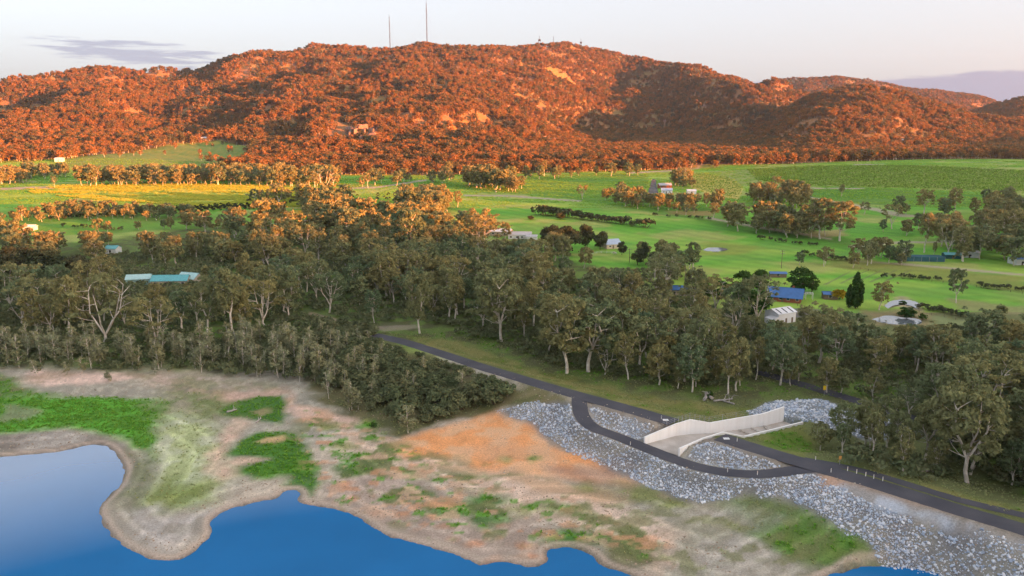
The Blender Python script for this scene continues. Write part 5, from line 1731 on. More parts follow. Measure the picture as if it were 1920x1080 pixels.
print('undergrowth', len(a))

# ------------------------------------------------------------------ stone: riprap on the dam, rock heap
def stone_mesh(seed):
    r = np.random.default_rng(seed)
    v = np.array([(sx_, sy_, sz_) for sx_ in (-1, 1) for sy_ in (-1, 1) for sz_ in (-1, 1)], float)
    v = v * (0.55 + 0.45 * r.random((8, 3))) * np.array((1.0, 0.8, 0.65)) * 0.5
    f = [(0, 1, 3, 2), (4, 6, 7, 5), (0, 4, 5, 1), (2, 3, 7, 6), (0, 2, 6, 4), (1, 5, 7, 3)]
    me_ = bpy.data.meshes.new('stone')
    me_.from_pydata([tuple(q) for q in v], [], f)
    bm_ = bmesh.new()
    bm_.from_mesh(me_)
    bmesh.ops.bevel(bm_, geom=[e for e in bm_.edges if r.random() < 0.5], offset=0.10, segments=1, affect='EDGES', clamp_overlap=True)
    bm_.to_mesh(me_)
    bm_.free()
    return me_


def stone_mat():
    m = bpy.data.materials.new('stone')
    m.use_nodes = True
    n, l = m.node_tree.nodes, m.node_tree.links
    b = n['Principled BSDF']
    b.inputs['Roughness'].default_value = 0.9
    b.inputs['Specular IOR Level'].default_value = 0.2
    oi = n.new('ShaderNodeObjectInfo')
    rp = n.new('ShaderNodeValToRGB')
    rp.color_ramp.elements[0].color = (0.30, 0.35, 0.43, 1)
    rp.color_ramp.elements[1].color = (0.78, 0.82, 0.88, 1)
    e = rp.color_ramp.elements.new(0.45)
    e.color = (0.50, 0.58, 0.70, 1)
    e = rp.color_ramp.elements.new(0.75)
    e.color = (0.66, 0.67, 0.69, 1)
    l.new(oi.outputs['Random'], rp.inputs['Fac'])
    l.new(rp.outputs[0], b.inputs['Base Color'])
    return m


M['stone'] = stone_mat()
STONES = [stone_mesh(i) for i in range(6)]
for s in STONES:
    s.materials.append(M['stone'])


def rocks_in(wpoly, spacing, seed, keep=1.0):
    w_ = [tuple(q) for q in wpoly]
    r = np.random.default_rng(seed)
    xs, ys = [q[0] for q in w_], [q[1] for q in w_]
    gx, gy = np.meshgrid(np.arange(min(xs), max(xs), spacing), np.arange(min(ys), max(ys), spacing))
    gx = gx.ravel() + (r.random(gx.size) - 0.5) * spacing
    gy = gy.ravel() + (r.random(gy.size) - 0.5) * spacing
    sd = poly_sd(gx, gy, w_) + (fbm(gx / 4, gy / 4, 3, seed) - 0.5) * 4
    ok = (sd > 0) & (r.random(gx.size) < keep * (0.55 + 0.6 * ss(0.35, 0.55, fbm(gx / 7, gy / 7, 3, seed + 5))))
    ld, _, _ = line_dist(gx, gy, [q[:2] for q in LOOP])
    ok &= ld > 2.5
    cd, _, _ = line_dist(gx, gy, [q[:2] for q in CREST])
    ok &= cd > 4.0
    ok &= poly_sd(gx, gy, chan) < -0.9
    gx, gy = gx[ok], gy[ok]
    return np.stack([gx, gy, zat(gx, gy)], -1)


RP = np.concatenate([rocks_in(UP, 0.36, 1, 1.0), rocks_in(ISL1, 0.36, 2), rocks_in(ISL2, 0.38, 3, 0.85)])
HP = rocks_in(HEAP, 0.55, 4)
rs_ = 0.20 + 0.55 * rng.random(len(RP)) ** 3.0
dep = RP[:, 1]
vis_px = 960 + FPX * RP[:, 0] / (RP[:, 1] * CP + 78 * SP)
vis_py = 540 - FPX * ((RP[:, 2] - CAMZ) * CP + RP[:, 1] * SP) / (RP[:, 1] * CP - (RP[:, 2] - CAMZ) * SP)
score = np.where((vis_px < 1915) & (vis_py < 1078), rs_ / dep, -1)
big = np.argsort(-score)[:300]
rest = np.setdiff1d(np.arange(len(RP)), big)


def stones(name, a, sz, label):
    return scatter(name, a + np.array((0, 0, 0.1)) * sz[:, None], rng.random(len(a)) * 6.28, np.stack([sz * rng.uniform(.8, 1.25, len(a)), sz * rng.uniform(.8, 1.25, len(a)), sz * rng.uniform(.8, 1.2, len(a))], -1),
                   rng.integers(0, len(STONES), len(a)), STONES, label, 'rocks', tilt=rng.normal(0, 0.5, (len(a), 2)))


stones('riprap', RP[rest], rs_[rest], 'grey blue broken rock facing the dam and the access loop')
stones('rock_heap', HP, 0.34 + 0.7 * rng.random(len(HP)) ** 2.2, 'heap of blue grey blasted rock behind the spillway')
dam_face = empty('dam_rock_facing', P(1800, 1030, 4))
tag(dam_face, 'largest pale stones of the rock facing towards the lower right corner', 'rocks', kind='structure')
for k in big:
    o = link('stone', STONES[int(rng.integers(0, 6))], None, dam_face)
    o.location = Vector([float(v) for v in RP[k]]) - dam_face.location + Vector((0, 0, 0.1 * float(rs_[k])))
    o.rotation_euler = (rng.normal(0, .5), rng.normal(0, .5), rng.random() * 6.28)
    s_ = float(rs_[k])
    o.scale = (s_ * 1.1, s_, s_)

# granite outcrops on the hill
def outcrop(px, py, wpx, hpx, label, seed):
    g_ = G(px, py)
    dep_ = g_[1] * CP - (g_[2] - CAMZ) * SP
    w, h = wpx * dep_ / FPX, hpx * dep_ / FPX
    r = np.random.default_rng(seed)
    root = empty('granite_outcrop', g_)
    tag(root, label, 'rock')
    n_ = max(5, int(wpx / 4))
    for k in range(n_):
        bm_ = bmesh.new()
        bmesh.ops.create_icosphere(bm_, subdivisions=2, radius=1.0)
        for v in bm_.verts:
            d = Vector(v.co)
            q_n = float(vnoise(d.x * 2.3 + k * 7, d.y * 2.3 + d.z * 3, seed))
            v.co = Vector([max(-0.72, min(0.72, c)) for c in d]) * (0.7 + 0.6 * q_n)
        me_ = bpy.data.meshes.new('boulder')
        bm_.to_mesh(me_)
        bm_.free()
        me_.materials.append(M['granite'])
        o = link('boulder', me_, None, root)
        x_ = (k + 0.5) / n_ * w - w / 2 + r.normal() * w * 0.05
        y_ = r.normal() * h * 0.5
        o.location = (x_, y_, float(zat(g_[0] + x_, g_[1] + y_)) - g_[2] + h * 0.1)
        o.scale = (w / n_ * (0.6 + 0.6 * r.random()), h * 0.7, h * (0.35 + 0.5 * r.random()))
        o.rotation_euler = (0, 0, r.random() * 3)


outcrop(675, 256, 50, 20, 'pale vertical granite cliff on the lower slope of the main hill', 1)
outcrop(625, 262, 42, 12, 'pink granite slab left of the vertical cliff', 2)
outcrop(1040, 250, 24, 14, 'bright orange rock face at the foot of the main spur', 3)
outcrop(40, 285, 70, 10, 'pink granite slabs on the low hill at the left edge', 4)
outcrop(810, 275, 26, 8, 'small pale boulders below the main spur', 5)
outcrop(780, 105, 34, 5, 'pale rock slab just below the summit masts', 6)

# ------------------------------------------------------------------ spillway
sp = empty('spillway', P(1340, 812, FLOOR))
tag(sp, 'pale concrete spillway with flared walls cutting through the dam road', 'spillway')
org = sp.location.copy()


def wall(name, foot, tops, thick, z0, side):
    mb = MB()
    foot = [np.array(q[:2]) for q in foot]
    a_, b_ = [], []
    for i, p_ in enumerate(foot):
        d = foot[min(i + 1, len(foot) - 1)] - foot[max(i - 1, 0)]
        d /= np.linalg.norm(d)
        n_ = np.array((-d[1], d[0])) * side
        a_.append(p_)
        b_.append(p_ + n_ * thick)
    n = len(foot)
    v = []
    for i in range(n):
        v += [(a_[i][0] - org.x, a_[i][1] - org.y, z0 - org.z), (b_[i][0] - org.x, b_[i][1] - org.y, z0 - org.z), (b_[i][0] - org.x, b_[i][1] - org.y, tops[i] - org.z), (a_[i][0] - org.x, a_[i][1] - org.y, tops[i] - org.z)]
    f = [(0, 1, 2, 3), tuple((n - 1) * 4 + k for k in (3, 2, 1, 0))]
    for i in range(n - 1):
        for k in range(4):
            f.append((i * 4 + k, (i + 1) * 4 + k, (i + 1) * 4 + (k + 1) % 4, i * 4 + (k + 1) % 4))
    mb.add(v, f)
    o = mb.build(name, M['concrete'], sp)
    bm_ = bmesh.new()
    bm_.from_mesh(o.data)
    bmesh.ops.recalc_face_normals(bm_, faces=bm_.faces)
    bm_.to_mesh(o.data)
    bm_.free()
    return o


def even(pts, n=4):
    p_ = [np.array(q, float) for q in pts]
    return [p_[i] + (p_[i + 1] - p_[i]) * k / n for i in range(len(p_) - 1) for k in range(n)] + [p_[-1]]


SL = even([tuple(q[:2]) + (t,) for q, t in zip(SPL, SPL_TOP)])
SRl = even([tuple(q) for q in SPR])
wall('side_wall', SL, [q[2] for q in SL], 0.45, FLOOR - 1.6, 1)
wall('side_wall', SRl, [q[2] for q in SRl], 0.45, FLOOR - 1.6, -1)
# form joints of the far wall
for i in range(1, len(SL) - 1):
    a_, b_ = np.array(SL[i][:2]), np.array(SL[i + 1][:2])
    d = (b_ - a_) / np.linalg.norm(b_ - a_)
    nn = np.array((d[1], -d[0])) * 0.006
    q0_, q1_ = a_ + nn - np.array((org.x, org.y)), a_ + nn + d * 0.035 - np.array((org.x, org.y))
    MB().add([(q0_[0], q0_[1], -0.2), (q1_[0], q1_[1], -0.2), (q1_[0], q1_[1], SL[i][2] - org.z - 0.12), (q0_[0], q0_[1], SL[i][2] - org.z - 0.12)], [(0, 1, 2, 3)]).build('joint', M['joint'], sp)
mb = MB()
n_ = len(SL)
v = []
for i in range(n_):
    zf = FLOOR - 0.5 * max(0, (i - n_ * 0.55) / (n_ * 0.45))
    v += [(SL[i][0] - org.x, SL[i][1] - org.y, zf - org.z), (SRl[i][0] - org.x, SRl[i][1] - org.y, zf - org.z)]
mb.add(v, [(2 * i, 2 * i + 1, 2 * i + 3, 2 * i + 2) for i in range(n_ - 1)])
o = mb.build('channel_floor', M['concrete_floor'], sp)
bm = bmesh.new()
bm.from_mesh(o.data)
for f in bm.faces:
    if f.normal.z < 0:
        f.normal_flip()
bm.to_mesh(o.data)
bm.free()
# baffle blocks at the far end
for k in range(3):
    i = int(n_ * 0.70) + k
    a_, b_ = np.array(SL[i][:2]), np.array(SRl[i][:2])
    mb = MB()
    for u in np.linspace(0.16, 0.84, 5):
        q = a_ + (b_ - a_) * u - np.array((org.x, org.y))
        mb.box(q[0] - 0.35, q[0] + 0.35, q[1] - 0.3, q[1] + 0.3, -0.6, 0.25)
    mb.build('baffle_row', M['concrete_floor'], sp)
# mesh safety fence on top of the far wall
fn = empty('safety_fence', (SL[6][0], SL[6][1], SL[6][2]))
tag(fn, 'thin wire safety fence along the top of the far spillway wall', 'fence')
mbr = MB()
tops = []
for i in range(2, n_ - 4):
    q = np.array(SL[i][:2])
    d = np.array(SL[i + 1][:2]) - np.array(SL[i - 1][:2])
    d /= np.linalg.norm(d)
    q = q + np.array((-d[1], d[0])) * 0.75
    zb = max(SL[i][2], float(zat(q[0], q[1]))) - 0.1
    loc = Vector((q[0], q[1], zb)) - fn.location
    pm = MB().tube([(0, 0, -0.8), (0, 0, 1.5)], 0.05, 6)
    o = pm.build('post', M['galv'], fn)
    o.location = loc
    tops.append(loc)
for h_ in (0.5, 1.0, 1.45):
    mbr.tube([t + Vector((0, 0, h_)) for t in tops], 0.022, 4)
mbr.build('rail', M['galv'], fn)

# white marker posts along the roads
MARK = [(1364, 886), (1420, 891), (1382, 828), (1529, 863), (1558, 886), (1589, 883), (1606, 888), (1623, 893), (1638, 898), (1655, 902), (1182, 835), (1240, 786)]
where = ['on the outside of the access loop', 'on the outer edge of the access loop, near the road fork', 'beside the dam road right after the spillway', 'at the fork of dam road and lane', 'on the lake side of the dam road past the fork',
         'first in the line between dam road and lane', 'second in the line between dam road and lane', 'third in the line between dam road and lane', 'fourth in the line between dam road and lane', 'last in the line between dam road and lane',
         'below the access loop left of the spillway mouth', 'where the dam road meets the far spillway wall']
for (a, b), wtxt in zip(MARK, where):
    g_ = G(a, b)
    r0 = empty('marker_post', g_)
    MB().box(-0.07, 0.07, -0.04, 0.04, -0.4, 1.0).build('post', M['white_paint'], r0)
    MB().box(-0.05, 0.05, -0.055, -0.042, 0.75, 0.9).build('reflector', M['sign_orange'], r0)
    tag(r0, 'white marker post ' + wtxt, 'post', 'road marker posts')


def sign(px, py, hm, w, h, m, label):
    g_ = G(px, py)
    r0 = empty('road_sign', g_)
    MB().tube([(0, 0, -0.4), (0, 0, hm)], 0.05, 6).build('post', M['galv'], r0)
    MB().box(-w / 2, w / 2, -0.08, -0.055, hm - h, hm).build('panel', m, r0)
    tag(r0, label, 'sign')


sign(1545, 742, 3.2, 0.9, 1.4, M['sign_yellow'], 'small yellow sign on a post in front of the dark trees')
sign(1574, 872, 2.2, 0.6, 0.8, M['sign_orange'], 'orange sign post at the fork of dam road and lane')
for px, py, lab in ((1248, 788, 'lone grey pit lid with pale cover on the dam road left of spillway'), (1362, 823, 'lone grey pit lid with pale cover on the dam road right of spillway')):
    g_ = G(px, py)
    r0 = empty('drain_cover', g_)
    MB().box(-0.7, 0.7, -0.5, 0.5, -0.1, 0.16).build('kerb', M['concrete'], r0)
    MB().box(-0.5, 0.5, -0.35, 0.35, 0.163, 0.2).build('lid', M['white_sheet'], r0)
    tag(r0, lab, 'drain cover')


# ------------------------------------------------------------------ farm buildings
def gable(name, px, py, w, l, h, rise, rz, wallm, roofm, label, over=0.4, cat='building', doors=1, windows=2, skylights=0, leanto=False, chimney=False):
    """w along x (ridge runs along x), l along y; door and windows on the side towards -y and gable end -x"""
    g_ = G(px, py)
    r0 = empty(name, g_, rz)
    tag(r0, label, cat)
    mb = MB()
    x, y = w / 2, l / 2
    v = [(-x, -y, -1.2), (x, -y, -1.2), (x, y, -1.2), (-x, y, -1.2), (-x, -y, h), (x, -y, h), (x, y, h), (-x, y, h), (-x, 0, h + rise), (x, 0, h + rise)]
    mb.add(v, [(0, 1, 5, 4), (1, 2, 6, 9, 5), (2, 3, 7, 6), (3, 0, 4, 8, 7)])
    mb.build('wall', M[wallm], r0)
    rf = MB()
    k = rise / y
    t = 0.12
    for s in (-1, 1):
        ye, ze = s * (y + over), h - k * over
        vv = [(-x - over, 0, h + rise + 0.03), (x + over, 0, h + rise + 0.03), (x + over, ye, ze + 0.03), (-x - over, ye, ze + 0.03)]
        vv += [(a, b, c + t) for a, b, c in vv]
        rf.add(vv, [(0, 1, 2, 3), (7, 6, 5, 4), (0, 4, 5, 1), (1, 5, 6, 2), (2, 6, 7, 3), (3, 7, 4, 0)])
    ro = rf.build('roof', M[roofm], r0)
    MB().tube([(-x - over, 0, h + rise + t + 0.04), (x + over, 0, h + rise + t + 0.04)], 0.12, 6).build('ridge_cap', M[roofm], ro)
    for i in range(skylights):
        cx = -x + (i + 0.5) * w / skylights
        vv = [(cx - 0.35, -0.4, h + rise - 0.4 * k + t + 0.06), (cx + 0.35, -0.4, h + rise - 0.4 * k + t + 0.06), (cx + 0.35, -y, h + t + 0.06), (cx - 0.35, -y, h + t + 0.06)]
        MB().add(vv, [(0, 3, 2, 1)]).build('skylight', M['dark_glass'], ro)
    for i in range(doors):
        d = MB().box(-x * 0.1 + i * w * 0.35 - 0.5, -x * 0.1 + i * w * 0.35 + 0.5, -y - 0.05, -y - 0.004, 0, 2.1).build('door', M['timber'], r0)
    for i in range(windows):
        cx = -x + (i + 0.5) * w / windows + (0.9 if i % 2 else -0.5) * 0.3
        wo = MB().box(cx - 0.75, cx + 0.75, -y - 0.04, -y - 0.004, 0.95, 2.1).build('window', M['white_paint'], r0)
        MB().box(cx - 0.66, cx + 0.66, -y - 0.06, -y - 0.042, 1.04, 2.01).build('pane', M['dark_glass'], wo)
    if chimney:
        MB().box(x * 0.4, x * 0.4 + 0.8, 0.3, 1.0, h, h + rise + 1.0).build('chimney', M['brick_wall'], ro)
    if leanto:
        lt = MB()
        lt.add([(-x - 3, -y, -1.2), (-x - 0.01, -y, -1.2), (-x - 0.01, y * 0.2, -1.2), (-x - 3, y * 0.2, -1.2), (-x - 3, -y, h * 0.55), (-x - 0.01, -y, h * 0.72), (-x - 0.01, y * 0.2, h * 0.72), (-x - 3, y * 0.2, h * 0.55)],
               [(0, 1, 5, 4), (1, 2, 6, 5), (2, 3, 7, 6), (3, 0, 4, 7), (4, 5, 6, 7)])
        lt.build('lean_to', M['white_sheet'], r0)
    return r0


gable('farm_shed', 1462, 602, 9.5, 7.5, 4.2, 1.3, R(28), 'white_sheet', 'white_sheet', 'white steel shed with skylights and lean-to beside the green willows', windows=0, doors=2, skylights=3, leanto=True, cat='shed')
gable('farm_house', 1472, 562, 14, 10, 2.5, 3.0, R(-24), 'brick_wall', 'blue_roof', 'brick farmhouse with a bright blue roof', over=0.9, windows=4, chimney=True, cat='house')
gable('garden_shed', 1555, 560, 6, 4.5, 2.4, 0.8, R(-8), 'timber', 'blue_roof', 'small shed with a blue roof beside the yellow bush', windows=1, cat='shed')
gable('water_tank_shed', 1458, 519, 8, 4, 2.0, 0.5, R(-5), 'timber', 'blue_roof', 'long low blue roof behind the farmyard trees', windows=1, cat='shed')
gable('farm_house', 1282, 552, 13, 7, 2.8, 1.2, R(-10), 'cream_wall', 'blue_roof', 'blue-roofed house mostly hidden by gums left of the shelter belt', windows=3, cat='house')
gable('farm_shed', 262, 532, 11, 7, 3.0, 1.6, R(12), 'pale_teal', 'pale_teal', 'pale teal shed among the gums at the left', windows=1, cat='shed')
gable('farm_house', 322, 534, 17, 8, 2.8, 2.0, R(4), 'cream_wall', 'teal_roof', 'long teal-roofed house right of the pale teal shed', windows=4, cat='house')
gable('farm_house', 358, 530, 10, 7, 2.8, 2.2, R(-20), 'cream_wall', 'pale_teal', 'pale teal roof wing at the end of the long teal-roofed house', windows=2, cat='house')
gable('farm_shed', 213, 474, 7, 6, 3.0, 1.4, R(-8), 'white_sheet', 'teal_roof', 'small turquoise-roofed hut behind the dark pines', windows=1, cat='shed')
gable('farm_house', 975, 447, 15, 8, 3.0, 1.5, R(-6), 'white_sheet', 'grey_roof', 'pale-roofed farmhouse at the edge of the bright paddock', windows=4, cat='house')
gable('farm_shed', 938, 441, 16, 7, 3.0, 1.6, R(-16), 'cream_wall', 'white_sheet', 'long pale roof left of the pale farmhouse, half behind gums', windows=2, cat='shed')
gable('farm_shed', 997, 450, 7, 6, 2.6, 0.9, R(-6), 'white_sheet', 'grey_roof', 'small white outbuilding at the right end of the pale farmhouse', windows=1, cat='shed')
gable('farm_house', 1145, 464, 10, 9, 2.8, 2.4, R(20), 'cream_wall', 'pale_blue_roof', 'house with a pale blue roof behind the dark grove', windows=2, cat='house')
gable('vineyard_shed', 1250, 362, 11, 8, 3.2, 1.8, R(-10), 'white_sheet', 'pale_blue_roof', 'blue-roofed vineyard shed beside the narrow pond', windows=2, cat='shed')
gable('vineyard_house', 1246, 352, 14, 8, 3.0, 2.0, R(6), 'brick_wall', 'grey_roof', 'reddish house above the blue-roofed vineyard shed', windows=3, cat='house')
gable('vineyard_shed', 1296, 363, 9, 6, 3.0, 1.2, R(0), 'white_sheet', 'white_sheet', 'small white shed among orange trees by the striped vineyard', windows=1, cat='shed')
gable('hill_house', 384, 262, 34, 12, 3.5, 2.2, R(4), 'cream_wall', 'white_sheet', 'long pale-roofed house on the green hillside clearing', windows=5, cat='house')
gable('hill_shed', 362, 263, 11, 9, 3.2, 1.4, R(4), 'timber', 'grey_roof', 'dark shed at the left end of the hillside house', windows=1, cat='shed')
gable('farm_shed', 112, 303, 11, 9, 4.0, 1.6, R(10), 'white_sheet', 'white_sheet', 'tiny white shed at the left foot of the hillside clearing', windows=1, cat='shed')
gable('farm_shed', 57, 431, 8, 5, 2.6, 1.0, R(0), 'white_sheet', 'white_sheet', 'small white shed in the lower left paddock', windows=1, cat='shed')
gable('hill_house', 1037, 264, 18, 12, 4.0, 2.0, R(0), 'white_sheet', 'pale_blue_roof', 'tiny pale house in the dark trees below the orange rock face', windows=2, cat='house')
gable('farm_shed', 1815, 482, 10, 6, 3.0, 1.0, R(-6), 'white_sheet', 'white_sheet', 'white open shed under the dark trees at the right', windows=1, cat='shed')
gable('farm_shed', 1909, 495, 8, 7, 3.4, 1.0, R(8), 'white_sheet', 'blue_roof', 'white shed with blue roof at the right edge', windows=1, cat='shed')
gable('farm_shed', 1785, 484, 10, 5, 2.4, 0.8, R(-4), 'shade_net', 'teal_roof', 'teal-roofed low shed right of the blue net house', windows=1, cat='shed')
gable('farm_shed', 1690, 266, 14, 9, 3.5, 1.4, R(0), 'timber', 'grey_roof', 'tiny hut on the orange clearing of the right hill', windows=1, cat='shed')
# net house
g_ = G(1722, 488)
r0 = empty('net_house', g_, R(-4))
tag(r0, 'long dark blue shade-net house behind the tall white trunk', 'net house')
MB().box(-13, 13, -4, 4, -0.5, 2.6).build('net_cover', M['shade_net'], r0)
for k in range(7):
    MB().tube([(-12.9 + k * 4.3, -4.08, -0.5), (-12.9 + k * 4.3, -4.08, 2.75)], 0.07, 6).build('post', M['galv'], r0)
# pergola and car beside the farmhouse
g_ = G(1510, 560)
r0 = empty('pergola', g_, R(-14))
tag(r0, 'white open pergola frame at the right end of the blue-roofed house', 'pergola')
for x_ in (-3, 0, 3):
    for y_ in (-1.5, 1.5):
        MB().box(x_ - .09, x_ + .09, y_ - .09, y_ + .09, -0.3, 2.5).build('post', M['white_paint'], r0)
for y_ in (-1.5, 1.5):
    MB().box(-3.3, 3.3, y_ - .08, y_ + .08, 2.503, 2.72).build('beam', M['white_paint'], r0)
for k in range(6):
    x_ = -3.1 + k * 1.24
    MB().box(x_ - .06, x_ + .06, -1.9, 1.9, 2.723, 2.86).build('rafter', M['white_paint'], r0)


def vehicle(px, py, rz, label, m):
    g_ = G(px, py)
    r0 = empty('parked_car', g_, rz)
    tag(r0, label, 'car')
    prof = [(-2.2, 0.35), (-2.2, 0.85), (-2.05, 1.0), (-1.75, 1.6), (0.35, 1.62), (0.95, 1.05), (2.05, 0.95), (2.2, 0.75), (2.2, 0.35)]
    mb = MB()
    n = len(prof)
    v = [(a, -0.88, b) for a, b in prof] + [(a, 0.88, b) for a, b in prof]
    mb.add(v, [tuple(range(n)), tuple(range(2 * n - 1, n - 1, -1))] + [(i, i + n, (i + 1) % n + n, (i + 1) % n) for i in range(n)])
    o = mb.build('body', m, r0)
    bm_ = bmesh.new()
    bm_.from_mesh(o.data)
    bmesh.ops.recalc_face_normals(bm_, faces=bm_.faces)
    bm_.to_mesh(o.data)
    bm_.free()
    for s in (-1, 1):
        MB().box(-1.6, 0.3, s * 0.89 - 0.01, s * 0.89 + 0.01, 1.08, 1.5).build('side_window', M['dark_glass'], r0)
        for x_ in (-1.35, 1.35):
            w_ = MB().tube([(x_, s * 0.80 - 0.12, 0.33), (x_, s * 0.80 + 0.12, 0.33)], 0.33, 12).build('wheel', M['tyre'], r0)


vehicle(1482, 562, R(20), 'white car parked in front of the blue-roofed house', M['white_paint'])
vehicle(1494, 561, R(-30), 'second white car parked under the pergola end', M['white_paint'])
vehicle(1534, 608, R(10), 'tiny pale car on the grass below the farmyard', M['white_sheet'])


# poles and masts
def power_pole(px, py, hm, label, arms=1, rz=0.0):
    g_ = G(px, py)
    r0 = empty('power_pole', g_, rz)
    tag(r0, label, 'pole')
    MB().tube([(0, 0, -0.8), (0, 0, hm)], [0.19, 0.13], 8).build('pole', M['timber'], r0)
    for k in range(arms):
        z_ = hm - 0.6 - k * 1.4
        a_ = MB().box(-1.3, 1.3, -0.24, -0.13, z_ - 0.08, z_ + 0.08).build('cross_arm', M['timber'], r0)
        for x_ in (-1.15, -0.4, 0.4, 1.15):
            MB().tube([(x_, -0.19, z_ + 0.08), (x_, -0.19, z_ + 0.33)], 0.07, 6).build('insulator', M['white_paint'], a_)
    return r0


power_pole(1284, 532, 10, 'power pole beside the dark gum clump at the paddock corner')
power_pole(1465, 503, 10, 'power pole at the edge of the bright paddock', 2)
power_pole(183, 612, 16, 'tall pole rising behind the white forked gum', 1)
power_pole(1180, 492, 8, 'short pole beside the lower paddock', 1)


def summit(px):
    k = (FPX * 1.033)
    t_ = (px - 960) / k
    col = zat(t_ * dd, dd)
    i = int(np.argmax(np.where(dd < 3600, (col - CAMZ) / dd, -9)))
    return np.array((t_ * dd[i], dd[i], col[i]))


def mast(px, py, top_py, label, w):
    g_ = summit(px)
    g_ = np.array((g_[0], g_[1], float(zat(g_[0], g_[1]))))
    dep_ = g_[1] * CP - (g_[2] - CAMZ) * SP
    hm = (py - top_py) * dep_ / FPX
    r0 = empty('radio_mast', g_)
    tag(r0, label, 'mast')
    legs = [(w * math.cos(a), w * math.sin(a)) for a in (0.3, 0.3 + 2.094, 0.3 + 4.189)]
    nseg = 7
    for s in range(nseg):
        z0_, z1_ = hm * 0.82 * s / nseg, hm * 0.82 * (s + 1) / nseg
        mb = MB()
        for x_, y_ in legs:
            mb.tube([(x_, y_, z0_), (x_, y_, z1_)], w * 0.22, 5)
        nb = 5
        for k in range(nb):
            za_, zb_ = z0_ + (z1_ - z0_) * k / nb, z0_ + (z1_ - z0_) * (k + 1) / nb
            for i in range(3):
                (xa, ya), (xb, yb) = legs[i], legs[(i + 1) % 3]
                mb.tube([(xa, ya, za_), (xb, yb, zb_)], w * 0.10, 4)
                mb.tube([(xa, ya, zb_), (xb, yb, zb_)], w * 0.10, 4)
        mb.build('lattice_section', M['steel_red' if s % 2 == 0 else 'steel_grey'], r0)
    MB().tube([(0, 0, hm * 0.82 - 1), (0, 0, hm * 0.93)], w * 0.62, 8).build('antenna', M['steel_grey'], r0)
    MB().tube([(0, 0, hm * 0.93), (0, 0, hm)], w * 0.25, 6).build('tip', M['steel_grey'], r0)
    wires = MB()
    for a in (0.9, 0.9 + 2.094, 0.9 + 4.189):
        for f_ in (0.4, 0.78):
            wires.tube([(0, 0, hm * f_), (math.cos(a) * hm * 0.45, math.sin(a) * hm * 0.45, -2)], 0.05, 4)
    wires.build('guy_wire', M['steel_grey'], r0)


mast(733, 89, 24, 'shorter of the two thin lattice masts on the hill top', 1.5)
mast(802, 84, 3, 'taller of the two thin lattice masts on the hill top', 1.7)
mast(1037, 87, 68, 'very thin faint mast between the two summits', 0.7)


def lookout(px, py, hm, w, label):
    g_ = summit(px)
    r0 = empty('summit_tower', g_)
    tag(r0, label, 'tower')
    for a in (0.785, 2.356, 3.927, 5.498):
        MB().tube([(math.cos(a) * w, math.sin(a) * w, -2), (math.cos(a) * w * 0.7, math.sin(a) * w * 0.7, hm * 0.75)], w * 0.14, 5).build('leg', M['steel_grey'], r0)
    MB().box(-w * 0.9, w * 0.9, -w * 0.9, w * 0.9, hm * 0.75, hm).build('cabin', M['steel_grey'], r0)
    MB().tube([(0, 0, hm), (0, 0, hm * 1.5)], w * 0.12, 5).build('aerial', M['steel_grey'], r0)


lookout(1011, 88, 26, 5, 'squat tower on the ridge left of the right summit')
lookout(1088, 85, 24, 4, 'small tower with an aerial on the right summit')


# fences
def fence(pxs, step, label, hgt=1.2, m='timber', rails=3):
    line = smooth_line([tuple(G(a, b)[:2]) for a, b in pxs], 8)
    pts = [line[0]]
    acc = 0.0
    for i in range(1, len(line)):
        seg = np.linalg.norm(line[i] - line[i - 1])
        while acc + seg >= step:
            t = (step - acc) / seg
            pts.append(line[i - 1] + (line[i] - line[i - 1]) * t)
            line[i - 1] = pts[-1]
            seg = np.linalg.norm(line[i] - line[i - 1])
            acc = 0.0
        acc += seg
    g0 = Vector((pts[0][0], pts[0][1], float(zat(*pts[0]))))
    r0 = empty('paddock_fence', g0)
    tag(r0, label, 'fence')
    pm = MB().tube([(0, 0, -0.5), (0, 0, hgt)], 0.09, 5).mesh('fence_post', [M[m]])
    tops_ = []
    for q in pts:
        loc = Vector((q[0], q[1], float(zat(q[0], q[1])))) - g0
        o = link('post', pm, None, r0)
        o.location = loc
        tops_.append(loc)
    for k in range(rails):
        MB().tube([t + Vector((0, 0.0, hgt * (0.35 + 0.3 * k))) for t in tops_], 0.03, 4).build('rail', M[m], r0)


fence([(1495, 574), (1545, 587), (1640, 606), (1720, 622)], 4.0, 'dark post fence between the farmyard lawn and the wood')
fence([(1600, 502), (1700, 522), (1800, 534), (1920, 552)], 5.0, 'wire fence across the right-hand paddock above the lone gum')
fence([(1700, 583), (1780, 597), (1840, 614), (1920, 632)], 5.0, 'wire fence from the crescent pond to the right edge')
fence([(1200, 403), (1300, 410), (1420, 432), (1540, 452), (1600, 462)], 8.0, 'dark fence beside the pale track across the paddocks')
fence([(1820, 655), (1880, 662), (1940, 668)], 5.0, 'pale post fence at the wood edge on the right', 1.2, 'white_sheet')
fence([(1105, 478), (1130, 474), (1160, 477)], 3.5, 'pale rail fence in front of the pale blue roof', 1.2, 'white_sheet')


